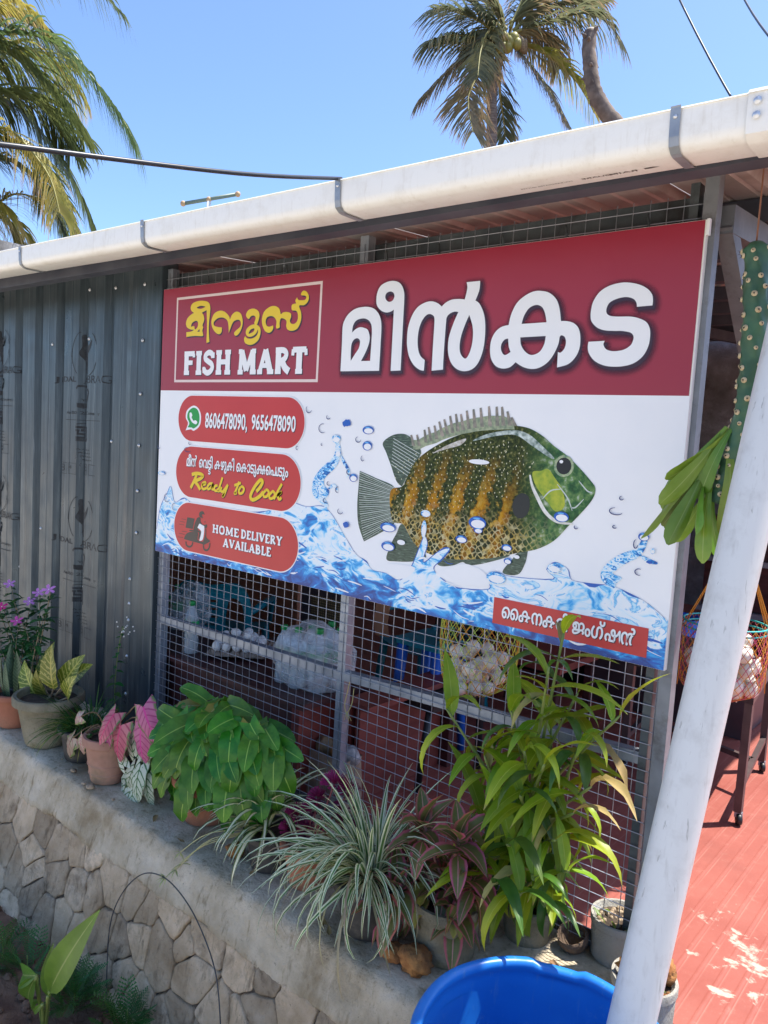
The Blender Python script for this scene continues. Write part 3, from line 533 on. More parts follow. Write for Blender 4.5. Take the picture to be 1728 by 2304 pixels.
# ---------------------------------------------------------------- down pipe into the barrel
pb = at(1414, 2330, d=1.615); pt = at(1792, 690, d=1.60); dv = (pt - pb).normalized(); top = pb + dv * ((1.19 - pb.z) / dv.z); bot = pb - dv * .18
pipe = thing('down_pipe', bot, 'thick white plastic rain pipe leaning from the gutter into the blue barrel', 'pipe')
mb = MB(); mb.tube([bot + (top - bot) * i / 10 for i in range(11)], .0465, 40, False); mb.tube([bot + (top - bot) * i / 10 for i in range(11)], .0435, 32, False); mb.build('pipe_body', M_pipe, pipe, True)
mb = MB(); mb.tube([top - dv * .02, top + dv * .05, Vector((top.x + .02, -.40, 1.235))], [.053, .053, .045], 28); mb.build('outlet_socket', M_pvc, pipe, True)
# ================================================================ the sign
def vinyl(name, c1, c2=None, sc=4): return mat(name, c1, c2, sc, .34, bump=.07, bscale=4)
V_white = vinyl('print_white', (.80, .82, .84), (.84, .85, .86)); V_hdr = None
def hdrmat():
    m, N, L, P = nodes('print_maroon'); v = coord(N, L); c = ramp(N, noi(N, L, v, 1.2, 3), L, [(.3, (.29, .012, .032)), (.7, (.32, .016, .040))])
    s = ramp(N, noi(N, L, coord(N, L, 'Object', (26, 1, .7)), 2.5, 5, .6), L, [(.70, 0), (.80, .45)]); c = mixc(N, L, s, c, (.20, .008, .018))
    L.new(c, P.inputs['Base Color']); P.inputs['Roughness'].default_value = .42; P.inputs['Specular IOR Level'].default_value = .6; bumpn(N, L, P, noi(N, L, v, 3.5, 3), .16, .03); return m
V_hdr = hdrmat(); V_red = vinyl('print_red', (.50, .026, .028), (.54, .032, .032)); V_dark = vinyl('print_shadow', (.035, .012, .025)); V_yel = vinyl('print_yellow', (.78, .56, .01))
V_ink = vinyl('print_dark_ink', (.045, .035, .03)); V_grn = vinyl('print_green', (.0, .30, .045)); V_blue = vinyl('print_blue', (.004, .10, .46)); V_lb = vinyl('print_light_blue', (.12, .45, .82)); V_navy = vinyl('print_navy', (.01, .03, .16)); V_cream = vinyl('print_cream', (.74, .60, .56))
def fademat():
    m, N, L, P = nodes('print_soft_shadow'); P.inputs['Base Color'].default_value = (.05, .012, .03, 1); P.inputs['Roughness'].default_value = .42
    sp = N.new('ShaderNodeSeparateXYZ'); L.new(coord(N, L, 'UV'), sp.inputs[0]); L.new(mth(N, L, 'MULTIPLY', mth(N, L, 'POWER', sp.outputs[0], 1.4), .9), P.inputs['Alpha']); return m
V_fade = fademat()
sign = thing('shop_sign', (1.22, 0, 0), 'large red and white printed fish-mart sign with a painted green fish and splashing water', 'sign')
W, H, SP = 2.44, 1.22, .7585
mb = MB(); mb.bb((0, .0002, 0), (W, .024, H)); mb.build('board', mat('sign_edge', (.76, .75, .70)), sign)
def sag(x, z): return -.0012
def panel(name, m, x0, z0, x1, z1, y, par=None):
    mb = MB(); mb.add([(x0, y, z0), (x1, y, z0), (x1, y, z1), (x0, y, z1)], [(0, 1, 2, 3)]); return mb.build(name, m, par or sign)
low = panel('lower_print', V_white, .001, .001, W - .001, SP, -.0006); hdr = panel('header_print', V_hdr, .001, SP, W - .004, H - .001, -.0007)
mb = MB(); mb.bb((W + .0005, -.001, H - .04), (W + .008, .012, H + .002)); mb.build('edge_clip', V_white, sign)
# soft drop shadow + letter
def shadowed(loops_list, name, m, par, y, off, grow, soft):
    sh = MB(); ft = MB(); le = MB(); k = 0
    for outer, holes in loops_list:
        O = outline(outer); Hs = [outline(h) for h in holes]; k += 1
        fill(le, [O] + Hs, y - .0009 - .00003 * k)
        S = [(p[0] + off[0], p[1] + off[1]) for p in O]; fill(sh, [S] + [[(p[0] + off[0], p[1] + off[1]) for p in h] for h in Hs], y - .0004 - .00003 * k)
        if soft:
            for lp, sg in [(S, 1)] + [([(p[0] + off[0], p[1] + off[1]) for p in h], -1) for h in Hs]:
                area = sum(lp[i][0] * lp[(i + 1) % len(lp)][1] - lp[(i + 1) % len(lp)][0] * lp[i][1] for i in range(len(lp))); o = 1 if area > 0 else -1; a = []; b = []
                for i, p in enumerate(lp):
                    q0 = lp[i - 3]; q1 = lp[(i + 3) % len(lp)]; d = Vector((q1[0] - q0[0], q1[1] - q0[1])); d = d.normalized() if d.length else Vector((1, 0)); n = Vector((d.y, -d.x)) * o * sg
                    g = grow if sg > 0 else grow * .8; a.append((p[0], y - .0002 - .00002 * k, p[1])); b.append((p[0] + n.x * g, y - .0002 - .00002 * k, p[1] + n.y * g))
                a.append(a[0]); b.append(b[0]); ft.grid([a, b], [(1, 0)] * len(a) + [(0, 0)] * len(b))
    l = le.build(name, m, par); sh.build('printed_shadow', V_dark, l)
    if soft: ft.build('soft_shadow', V_fade, l)
    return l
for i, L_ in enumerate(BIG): shadowed([L_], 'letter', V_white, sign, -.0007, (.006, -.009), .024, True)
shadowed(YEL, 'yellow_lettering', V_yel, sign, -.0007, (.006, -.006), 0, False)
# white keyline frame
fx0, fx1, fz0, fz1, t = .105, 1.030, .796, 1.176, .011
mb = MB(); y = -.0012
for a in ((fx0, fz0, fx1, fz0 + t), (fx0, fz1 - t, fx1, fz1), (fx0, fz0 + t, fx0 + t, fz1 - t), (fx1 - t, fz0 + t, fx1, fz1 - t)): mb.add([(a[0], y, a[1]), (a[2], y, a[1]), (a[2], y, a[3]), (a[0], y, a[3])], [(0, 1, 2, 3)])
mb.build('keyline_frame', V_cream, sign)
# heavy rounded slab lettering drawn with strokes (unit box 1 high)
GL = {  # letter: (width, [(points, thickness)...]) 
 'F': (.74, [([(.22, 0), (.22, 1)], .24), ([(.08, .93), (.70, .93)], .15), ([(.66, .93), (.66, .76)], .10), ([(.3, .52), (.52, .52)], .13), ([(.53, .62), (.53, .42)], .08), ([(.08, .06), (.40, .06)], .12)]),
 'I': (.46, [([(.23, 0), (.23, 1)], .24), ([(.06, .94), (.40, .94)], .12), ([(.06, .06), (.40, .06)], .12)]),
 'S': (.72, [([(.60, .74), (.52, .90), (.34, .95), (.17, .84), (.16, .68), (.34, .55), (.52, .44), (.57, .27), (.45, .10), (.28, .05), (.12, .14), (.10, .28)], .17), ([(.62, .95), (.62, .70)], .08), ([(.08, .32), (.08, .04)], .08)]),
 'H': (.94, [([(.22, 0), (.22, 1)], .23), ([(.72, 0), (.72, 1)], .23), ([(.2, .52), (.7, .52)], .14), ([(.06, .94), (.38, .94)], .12), ([(.06, .06), (.38, .06)], .12), ([(.56, .94), (.88, .94)], .12), ([(.56, .06), (.88, .06)], .12)]),
 'M': (1.18, [([(.20, 0), (.24, 1)], .15), ([(.26, .97), (.57, .12)], .23), ([(.57, .12), (.90, .97)], .16), ([(.95, 0), (.92, 1)], .24), ([(.05, .06), (.36, .06)], .12), ([(.78, .06), (1.13, .06)], .12), ([(.08, .94), (.3, .94)], .12), ([(.86, .94), (1.1, .94)], .12)]),
 'A': (.98, [([(.16, .03), (.46, .98)], .15), ([(.46, .98), (.78, .03)], .25), ([(.30, .32), (.62, .32)], .12), ([(.03, .06), (.32, .06)], .12), ([(.60, .06), (.95, .06)], .12)]),
 'R': (.92, [([(.22, 0), (.22, 1)], .24), ([(.06, .93), (.46, .93), (.62, .84), (.64, .72), (.56, .58), (.40, .51), (.25, .5)], .16), ([(.42, .5), (.60, .22), (.82, .06)], .22), ([(.06, .06), (.38, .06)], .12)]),
 'T': (.84, [([(.42, 0), (.42, 1)], .25), ([(.07, .93), (.77, .93)], .15), ([(.09, .95), (.07, .70)], .09), ([(.75, .95), (.77, .70)], .09), ([(.24, .06), (.60, .06)], .12)]),
 'O': (.9, [([(.45, .94), (.22, .84), (.15, .5), (.22, .16), (.45, .06), (.68, .16), (.75, .5), (.68, .84), (.45, .94)], .2)]),
 'E': (.76, [([(.22, 0), (.22, 1)], .24), ([(.07, .93), (.66, .93)], .14), ([(.64, .95), (.64, .76)], .09), ([(.3, .52), (.50, .52)], .13), ([(.07, .06), (.68, .06)], .14), ([(.67, .04), (.67, .26)], .09)]),
 'D': (.9, [([(.22, 0), (.22, 1)], .24), ([(.07, .93), (.42, .93), (.66, .80), (.74, .5), (.66, .2), (.42, .06), (.07, .06)], .18)]),
 'L': (.74, [([(.22, 0), (.22, 1)], .24), ([(.07, .94), (.38, .94)], .12), ([(.07, .06), (.66, .06)], .14), ([(.66, .04), (.66, .3)], .09)]),
 'V': (.94, [([(.18, .96), (.48, .05)], .25), ([(.48, .05), (.78, .96)], .14), ([(.03, .94), (.36, .94)], .12), ([(.62, .94), (.93, .94)], .12)]),
 'Y': (.92, [([(.18, .96), (.46, .48)], .23), ([(.76, .96), (.48, .48)], .14), ([(.46, .0), (.46, .5)], .24), ([(.03, .94), (.36, .94)], .12), ([(.60, .94), (.9, .94)], .12), ([(.28, .06), (.64, .06)], .12)]),
 'B': (.88, [([(.22, 0), (.22, 1)], .24), ([(.07, .93), (.46, .92), (.60, .78), (.54, .62), (.3, .53)], .16), ([(.3, .53), (.60, .50), (.70, .32), (.60, .12), (.4, .06), (.07, .06)], .18)])}
def slab(mb, s, x0, z0, x1, z1, y, dx=0, dz=0, grow=0):
    tot = sum(GL[c][0] if c != ' ' else .42 for c in s); x = 0; k = 0; h = z1 - z0
    for c in s:
        if c == ' ': x += .42; continue
        w, st = GL[c]
        for pts, th in st:
            k += 1; P = [((x + p[0]) / tot * (x1 - x0) + x0 + dx, z0 + p[1] * h + dz) for p in pts]; stroke(mb, P, th * h + grow, y - .00002 * k, 4 if len(P) > 2 else 1, k=1, smooth=len(P) > 2)
        x += w
def slabword(words, name, m, par, y, off, grow):
    le = MB(); sh = MB()
    for s, b in words: slab(sh, s, *b, y - .0003, off[0], off[1], grow); slab(le, s, *b, y - .0013, 0, 0, grow)
    l = le.build(name, m, par); sh.build('printed_shadow', V_dark, l); return l
for w_ in (('FISH', (.168, .832, .512, .929)), ('MART', (.548, .832, .968, .929))): slabword([w_], 'white_lettering', V_white, sign, -.0007, (.004, -.004), .008)
# red rounded labels
def pill(name, x0, z0, x1, z1):
    r = (z1 - z0) / 2; cz = (z0 + z1) / 2; P = [(x1 - r + r * cos(radians(a)), cz + r * sin(radians(a))) for a in range(-90, 91, 6)] + [(x0 + r + r * cos(radians(a)), cz + r * sin(radians(a))) for a in range(90, 271, 6)]
    mb = MB(); fill(mb, [P], -.0032); k = mb.build(name, V_red, sign); c = Vector(((x0 + x1) / 2, cz)); g = .004
    mb = MB(); fill(mb, [[(c.x + (p[0] - c.x) * (1 + g / (c.x - x0)), cz + (p[1] - cz) * (1 + g / r)) for p in P]], -.0030); mb.build('white_outline', V_white, k); return k
p1 = pill('label_panel', .150, .534, .972, .7365); p2 = pill('label_panel', .146, .281, .967, .5095); p3 = pill('label_panel', .146, .035, .970, .255)
Y = -.0034
def twolayer(par, name, m, fn, off=(.003, -.003), y=Y):
    sh = MB(); fn(sh, y - .0003, off[0], off[1]); le = MB(); fn(le, y - .0009, 0, 0); l = le.build(name, m, par); sh.build('printed_shadow', V_dark, l); return l
twolayer(p1, 'white_digits', V_white, lambda mb, y, a, b: puttext(mb, '8606478090,', .349 + a, .5845 + b, .632 + a, .665 + b, y, .022))
twolayer(p1, 'white_digits', V_white, lambda mb, y, a, b: puttext(mb, '9656478090', .660 + a, .599 + b, .923 + a, .665 + b, y, .022))
mb = MB(); fill(mb, [outline(BUBBLE)], Y - .0002); bub = mb.build('chat_bubble', V_white, p1); mb = MB(); fill(mb, [outline(BUBBLE2)], Y - .0004); mb.build('green_fill', V_grn, bub); mb = MB(); fill(mb, [outline(PHONE)], Y - .0006); mb.build('handset', V_white, bub)
# malayalam lines: glyphs in visual order, stacked conjuncts placed by hand
def glyphs(seq):
    V = []; F = []; x = 0
    for it in seq:
        ch, sx, sy, dx, dy, adv = (it + (1, 1, 0, 0, None))[:6] if isinstance(it, tuple) and len(it) < 6 else it if isinstance(it, tuple) else (it, 1, 1, 0, 0, None)
        if ch == ' ': x += .34; continue
        v, f = textmesh(ch, 0); b = len(V); mx = max(p[0] for p in v); mark = min(p[0] for p in v) < -.15
        V += [(x + dx + p[0] * sx, dy + p[1] * sy) for p in v]; F += [tuple(i + b for i in q) for q in f]
        x += (adv if adv is not None else mx * sx + dx + (.035 if not mark else .03))
    return V, F
def putglyphs(mb, G, x0, z0, x1, h, y):
    V, F = G; a = min(p[0] for p in V); b = max(p[0] for p in V); w = h * .019
    for q, (ox, oz) in enumerate(((0, 0), (w, 0), (-w, 0), (0, w), (0, -w))): mb.add([(x0 + (p[0] - a) / (b - a) * (x1 - x0) + ox, y - .00002 * q, z0 + p[1] * h + oz) for p in V], F)
def T5(c, sx, sy, dx, dy, adv): return (c, sx, sy, dx, dy, adv)
tta = ['ട', T5('ട', .72, .62, -.52, -.40, 0)]; kka = ['ക', T5('ക', .55, 1, -.2, 0, None)]; ppa = ['പ', T5('പ', .6, 1, -.2, 0, None)]
l1 = glyphs(['മ', 'ീ', 'ൻ', ' ', 'െ', 'വ'] + tta + ['ി', ' ', 'ക', 'ഴ', 'ു', 'ക', 'ി', ' ', 'െ', 'ക', 'ാ', 'ട', 'ു'] + kka + ['െ'] + ppa + ['ട', 'ു', 'ം'])
twolayer(p2, 'white_lettering', V_white, lambda mb, y, a, b: putglyphs(mb, l1, .226 + a, .4205 + b, .893 + a, .064, y), (.0025, -.003))
def rdy(mb, y, a, b, lo, hi):
    for i, s in enumerate(READY):
        if not lo <= i < hi: continue
        stroke(mb, [(p[0] * .0005 + a, p[1] * .0005 + b) for p in s], .0115 if i not in (0, 1, 2, 12) else .0155, y - .00003 * i, 5, k=1)
for lo_, hi_ in ((0, 9), (9, 12), (12, 17)): twolayer(p2, 'yellow_script', V_yel, lambda mb, y, a, b: rdy(mb, y, a, b, lo_, hi_), (.0035, -.0035))
for w_ in (('HOME', (.428, .1415, .612, .1775)), ('DELIVERY', (.622, .1415, .880, .1775)), ('AVAILABLE', (.505, .0885, .818, .1255))): slabword([w_], 'white_lettering', V_white, p3, Y, (.0022, -.0022), .0015)
mb = MB()
for i, s in enumerate(SCOOT['dark']): fill(mb, [outline(s, 4)], Y - .0002 - .00003 * i)
for s in WHEELS: stroke(mb, s, .009, Y - .0005)
for s in SPEED: stroke(mb, s, .0022, Y - .0005, smooth=False)
sc_ = mb.build('scooter_rider_pictogram', V_ink, p3); mb = MB(); fill(mb, [outline(SCOOT['light'][0], 4)], Y - .0008); mb.build('rider_leg', V_white, sc_)
ad = panel('address_panel', V_red, 1.8805, .0255, 2.3875, .1100, -.0036)
l2 = glyphs(['െ', 'െ', 'ക', 'ന', 'ക', 'ര', 'ി', ' ', 'ജ', 'ം', 'ഗ', '്', 'ഷ', 'ൻ'])
twolayer(ad, 'white_lettering', V_white, lambda mb, y, a, b: putglyphs(mb, l2, 1.9145 + a, .0500 + b, 2.353 + a, .064, y), (.0022, -.0025), -.0038)
# ---------------------------------------------------------------- printed water
def watermat(name, sc, deep):
    m, N, L, P = nodes(name); v = coord(N, L, 'Object', (1, 1, 1.9)); ob = coord(N, L); sp = N.new('ShaderNodeSeparateXYZ'); L.new(ob, sp.inputs[0])
    w = N.new('ShaderNodeTexNoise'); w.inputs['Scale'].default_value = 5 * sc; w.inputs['Detail'].default_value = 2; L.new(v, w.inputs['Vector'])
    wv = N.new('ShaderNodeVectorMath'); wv.operation = 'MULTIPLY_ADD'; wv.inputs[1].default_value = (.22, .22, .22); L.new(w.outputs['Color'], wv.inputs[0]); L.new(v, wv.inputs[2])
    a = noi(N, L, wv.outputs[0], 9 * sc, 5, .55, 1.6); b = noi(N, L, wv.outputs[0], 4 * sc, 3, .5, .8)
    f = mth(N, L, 'ADD', mth(N, L, 'MULTIPLY', a, .65), mth(N, L, 'MULTIPLY', b, .45)); f = mth(N, L, 'SUBTRACT', f, mth(N, L, 'MULTIPLY', ramp(N, sp.outputs[2], L, [(.0, .15), (.11, 0)]), deep) if deep > 0 else .045)
    c = ramp(N, f, L, [(.34, (.006, .045, .24)), (.42, (.003, .15, .52)), (.475, (.015, .36, .78)), (.51, (.30, .66, .90)), (.54, (.70, .82, .89)), (.615, (.80, .85, .88)), (.635, (.06, .42, .78)), (.66, (.46, .74, .90)), (.75, (.78, .84, .88))])
    L.new(c, P.inputs['Base Color']); P.inputs['Roughness'].default_value = .34; return m
V_wat = watermat('printed_water', 1, 1.0); V_wat2 = watermat('printed_splash', 3.2, -1.0)
def fillo(name, loops, m, y, par=None, n=5): mb = MB(); fill(mb, [outline(l, n) for l in loops], y); return mb.build(name, m, par or sign)
wt = [list(p) for p in WATER]; wt[0] = [2, 2, 1]; wt[-1] = [4876, 2, 1]; wt[-2][0] = 4876
wat = fillo('printed_water', [wt], V_wat, -.0022)
mb = MB(); tp = outline(WATER[1:-1], 4, False); tp = [p for p in tp if .004 < p[0] < 2.43]; k = len(tp)
mb.grid([[(p[0], -.00235, p[1] + .001) for p in tp], [(p[0] + .003, -.00235, p[1] - max(0, .016 * noise.noise((p[0] * 17, 3, 0)))) for p in tp]]); mb.build('wave_edge', V_blue, wat)
for cr in CROWN: fillo('splash_crown', [cr], V_wat2, -.0024, wat)
for pts, w_ in ((((757, 985), (762, 1015), (753, 1040), (730, 1062), (714, 1085), (712, 1108), (727, 1126), (738, 1142)), .042), (((764, 1018), (775, 1040), (786, 1062), (780, 1075)), .014), (((1455, 1205), (1438, 1240), (1398, 1260), (1368, 1284), (1363, 1302), (1385, 1320)), .032), (((1440, 1250), (1462, 1262), (1480, 1268)), .012), (((740, 1100), (752, 1092), (762, 1105)), .014)):
    mb = MB(); stroke(mb, [(q.x, q.z) for q in [at(a, b, y=0) for a, b in pts]], w_, -.00242, 6, True, 1); mb.build('splash_crown', V_wat2, wat)
for w_ in WHITE: fillo('white_gap', [w_], V_white, -.0025, wat)
rs = random.Random(5); mb = MB(); mb2 = MB()
for i in range(150):          # streaks following the flow
    x = rs.uniform(.05, 2.4); z = rs.uniform(.012, .13) if rs.random() < .6 else rs.uniform(.02, .22)
    hgt = min((abs(p[0] - x), p[1]) for p in tp)[1]
    if z > hgt - .025: continue
    l = min(rs.uniform(.02, .085), 2.43 - x); sl = rs.uniform(-.35, .25); b = rs.uniform(-.008, .008)
    stroke(mb if rs.random() < .55 else mb2, [(x, z), (x + l * .5, z + b + sl * l * .5), (x + l, z + sl * l)], rs.uniform(.002, .0075), -.00245 - .000002 * i, 4, True, 1)
tag(mb.build('water_streak', V_blue, wat), kind='stuff'); tag(mb2.build('water_streak', V_white, wat), kind='stuff')
def ell(cx, cz, rx, rz_, n=18, a0=0, a1=360): return [(cx + rx * cos(radians(a0 + (a1 - a0) * i / n)), cz + rz_ * sin(radians(a0 + (a1 - a0) * i / n))) for i in range(n + (0 if a1 - a0 == 360 else 1))]
for i, (cx, cz, rx, rz_, kd) in enumerate(DROPS):
    cx *= .0005; cz *= .0005; rx *= .0005; rz_ *= .0005; y = -.0046 - .00005 * i
    mb = MB(); mb.m = 0
    if kd == 0:
        a = rs.uniform(60, 130); stroke(mb, ell(cx, cz, rx, rz_, 14, a, a + rs.uniform(190, 260)), .0032, y, 2, True, 1); drop = mb.build('droplet', V_navy, sign)
    elif kd == 4: fill(mb, [ell(cx, cz, rx, rz_)], y); drop = mb.build('droplet', V_white, sign)
    elif kd == 3:
        fill(mb, [[(cx + rx * cos(a_) * (.6 + .4 * rs.random()), cz + rz_ * sin(a_) * (.4 + .6 * rs.random())) for a_ in [2 * pi * q / 14 for q in range(14)]]], y); drop = mb.build('droplet', V_blue, sign)
    else:
        fill(mb, [ell(cx, cz, rx, rz_)], y); drop = mb.build('droplet', V_blue if kd == 1 else V_wat2, sign); m2 = MB(); fill(m2, [ell(cx + rx * .08, cz - rz_ * .18, rx * .78, rz_ * .66)], y - .0002); m2.build('droplet_core', V_white, drop)
        if kd == 1: m2 = MB(); fill(m2, [ell(cx - rx * .1, cz + rz_ * .66, rx * .42, rz_ * .14)], y - .0003); m2.build('droplet_glint', V_lb, drop)
# ---------------------------------------------------------------- printed fish
def fishmat():
    m, N, L, P = nodes('printed_fish_body'); ob = coord(N, L); sp = N.new('ShaderNodeSeparateXYZ'); L.new(ob, sp.inputs[0]); X = mth(N, L, 'ADD', sp.outputs[0], 1.22); Z = sp.outputs[2]
    n1 = noi(N, L, ob, 30, 5, .6); n2 = noi(N, L, ob, 90, 4, .6)
    xs = mth(N, L, 'ADD', X, mth(N, L, 'ADD', mth(N, L, 'MULTIPLY', Z, -.28), mth(N, L, 'MULTIPLY', n1, .085)))
    wv = mth(N, L, 'SINE', mth(N, L, 'MULTIPLY', xs, 2 * pi / .095)); low = ramp(N, Z, L, [(.15, 1), (.30, 1), (.50, .25), (.58, 0)])
    n3 = noi(N, L, ob, 48, 3, .7); bars = mth(N, L, 'MULTIPLY', ramp(N, mth(N, L, 'ADD', mth(N, L, 'MULTIPLY', wv, .22), mth(N, L, 'ADD', mth(N, L, 'MULTIPLY', n2, .55), mth(N, L, 'MULTIPLY', n3, .95))), L, [(.70, 0), (.92, 1)]), low)
    front = ramp(N, X, L, [(.80 / 1, 0), (.81, 0)])
    base = ramp(N, n2, L, [(.3, (.010, .018, .008)), (.5, (.032, .048, .014)), (.62, (.10, .11, .03)), (.76, (.32, .32, .16))])
    gold = ramp(N, n1, L, [(.35, (.46, .15, .006)), (.55, (.70, .33, .01)), (.7, (.80, .58, .14))])
    gate = ramp(N, mth(N, L, 'SUBTRACT', X, 1.0), L, [(.88, 1), (.96, 0)])
    c = mixc(N, L, mth(N, L, 'MULTIPLY', bars, gate), base, gold)
    vo = N.new('ShaderNodeTexVoronoi'); vo.feature = 'DISTANCE_TO_EDGE'; vo.inputs['Scale'].default_value = 62; vo.inputs['Randomness'].default_value = .55
    mp = N.new('ShaderNodeMapping'); mp.inputs['Rotation'].default_value = (0, radians(42), 0); mp.inputs['Scale'].default_value = (1.0, 0, 1.0); L.new(ob, mp.inputs[0]); L.new(mp.outputs[0], vo.inputs['Vector'])
    net = ramp(N, vo.outputs[0], L, [(.05, 1), (.16, 0)]); belly = ramp(N, mth(N, L, 'ADD', Z, mth(N, L, 'MULTIPLY', n1, .1)), L, [(.22, 0), (.27, 1), (.37, .85), (.43, .0)])
    c = mixc(N, L, mth(N, L, 'MULTIPLY', belly, .62), c, (.022, .026, .016)); c = mixc(N, L, mth(N, L, 'MULTIPLY', mth(N, L, 'MULTIPLY', net, belly), ramp(N, n3, L, [(.35, .45), (.6, 1)])), c, ramp(N, n1, L, [(.4, (.66, .60, .34)), (.6, (.60, .42, .10))]))
    hg = ramp(N, mth(N, L, 'SUBTRACT', X, 1.2), L, [(.74, 0), (.86, .8)]); c = mixc(N, L, hg, c, ramp(N, n1, L, [(.32, (.012, .055, .028)), (.46, (.045, .15, .06)), (.58, (.16, .30, .10)), (.7, (.66, .74, .62))]))
    L.new(c, P.inputs['Base Color']); P.inputs['Roughness'].default_value = .45; P.inputs['Specular IOR Level'].default_value = .15; return m
def finmat():
    m, N, L, P = nodes('printed_fin'); n = noi(N, L, coord(N, L, 'Object', (10, 1, 60)), 4, 4); L.new(ramp(N, n, L, [(.35, (.02, .04, .03)), (.6, (.07, .12, .08)), (.75, (.34, .42, .36))]), P.inputs['Base Color']); P.inputs['Roughness'].default_value = .34; return m
V_fin = finmat(); Yf = -.0012
fish = fillo('printed_fish', [FISH['body']], fishmat(), -.0020)
tl = fillo('tail_fin', [FISH['tail']], V_fin, -.0017, fish); an = fillo('anal_fin', [FISH['anal']], V_fin, -.0016, fish); so = fillo('dorsal_fin', [FISH['soft']], V_fin, -.0018, fish); pv = fillo('pelvic_fin', [FISH['pelvic']], V_fin, -.0017, fish); fillo('belly_fin', [FISH['belly']], V_fin, -.0016, fish)
V_ray = vinyl('print_fin_ray', (.55, .62, .58))
mb = MB(); a, b = (.0005 * FISH['tail'][2][0], .0005 * FISH['tail'][2][1]), (.0005 * FISH['tail'][4][0], .0005 * FISH['tail'][4][1]); c_, d_ = FISH['tail'][0], FISH['tail'][6]
for i in range(30):
    u = (i + .5) / 30; s0 = (a[0] + (b[0] - a[0]) * u, a[1] + (b[1] - a[1]) * u); e = ((c_[0] + (d_[0] - c_[0]) * u) * .0005 - .012 * sin(pi * u), (c_[1] + (d_[1] - c_[1]) * u) * .0005); stroke(mb, [s0, e], .0012 + .001 * (i % 3 == 0), -.0018, 1, k=1, smooth=False)
mb.build('fin_ray', V_ray, tl)
mb = MB()
for i in range(9): u = i / 9; stroke(mb, [(.0005 * (FISH['soft'][10][0] * (1 - u) + FISH['soft'][8][0] * u), .0005 * (FISH['soft'][10][1] * (1 - u) + FISH['soft'][8][1] * u)), (.0005 * (FISH['soft'][2][0] * (1 - u) + FISH['soft'][5][0] * u) + .004, .0005 * (FISH['soft'][2][1] * (1 - u) + FISH['soft'][5][1] * u))], .0022, -.0019, 1, k=1, smooth=False)
mb.build('fin_ray', V_ray, so)
mb = MB(); sp_ = MB()
tips = [(p[0] * .0005, p[1] * .0005) for p in SPT]; bs = [(p[0] * .0005, p[1] * .0005) for p in SPB]
for i in range(len(tips)):
    t_, b_ = tips[i], bs[i]; sp_.add([(b_[0] - .007, -.00215, b_[1]), (b_[0] + .008, -.00215, b_[1]), (t_[0] + .0035, -.00215, t_[1]), (t_[0] - .004, -.00215, t_[1] - .002)], [(0, 1, 2, 3)])
mid = [(b[0] + (t[0] - b[0]) * .52, -.00205, b[1] + (t[1] - b[1]) * .52) for t, b in zip(tips, bs)]; mb.grid([mid, [(b[0], -.00205, b[1] - .012) for b in bs]])
mb.build('dorsal_fin', vinyl('print_fin_pale', (.16, .22, .14), (.38, .42, .26), 60), fish); sp_.build('fin_spine', vinyl('print_spine', (.10, .12, .09), (.36, .30, .25), 40), fish)
fillo('cheek', [FISH['cheek']], vinyl('print_cheek', (.20, .32, .02), (.42, .46, .03), 50), -.0023, fish); fillo('pectoral_spot', [FISH['spot']], vinyl('print_black', (.008, .014, .016)), -.0024, fish)
fillo('nape_shine', [FISH['nape']], vinyl('print_shine', (.10, .16, .13), (.62, .70, .66), 55), -.0023, fish); fillo('back_shine', [FISH['stripe']], vinyl('print_shine2', (.3, .26, .2), (.75, .74, .70), 60), -.0023, fish)
mb = MB(); stroke(mb, GILL, .012, -.0026, 5, True); mb.build('gill_edge', vinyl('print_gill', (.62, .62, .55), (.80, .80, .76), 50), fish)
ex, ez = EYE[0][0] * .0005, EYE[0][1] * .0005; er = abs(EYE[1][0] - EYE[0][0]) * .0005
mb = MB(); fill(mb, [ell(ex, ez, er * 1.06, er * 1.06)], -.0025); ey = mb.build('eye', vinyl('print_eye_ring', (.10, .22, .12), (.45, .50, .30), 70), fish); mb = MB(); fill(mb, [ell(ex, ez, er * .80, er * .82)], -.0026); mb.build('pupil', vinyl('print_pupil', (.005, .008, .01)), ey); mb = MB(); fill(mb, [ell(ex - er * .3, ez + er * .4, er * .2, er * .16)], -.0027); mb.build('glint', V_white, ey)
mb = MB(); k = 0; F_ = lambda a, b: (lambda p: (p.x, p.z))(at(780 + a * .37372, 880 + b * .37372, y=0))
for i in range(24):
    for j in range(13):
        a = 300 + i * 31 + (j % 2) * 15 + rs.uniform(-6, 6); b = 300 + j * 34 + rs.uniform(-6, 6) + (i - 8) * -3
        if b < 300 + max(0, (560 - a)) * .55 or b > 790 - (a - 300) * .12 or (a > 760 and b > 640) or a > 980: continue
        p = F_(a, b); fill(mb, [ell(p[0], p[1], .0017, .0026, 6)], -.0023)
for i in range(40): a = rs.uniform(880, 1130); b = rs.uniform(300, 560); p = F_(a, b); fill(mb, [ell(p[0], p[1], .0014, .003, 6)], -.0023)
tag(mb.build('pearl_spot', vinyl('print_pearl', (.70, .68, .45)), fish), kind='stuff')
mb = MB(); 
for pts in (((1430, 650), (1380, 700), (1350, 700)), ((1270, 560), (1330, 640), (1360, 720)), ((1400, 540), (1450, 600), (1480, 610)), ((1180, 650), (1230, 600), (1290, 590))): stroke(mb, [F_(*p) for p in pts], .004, -.0025, 4, True, 1)
mb.build('face_shine', V_ray, fish)
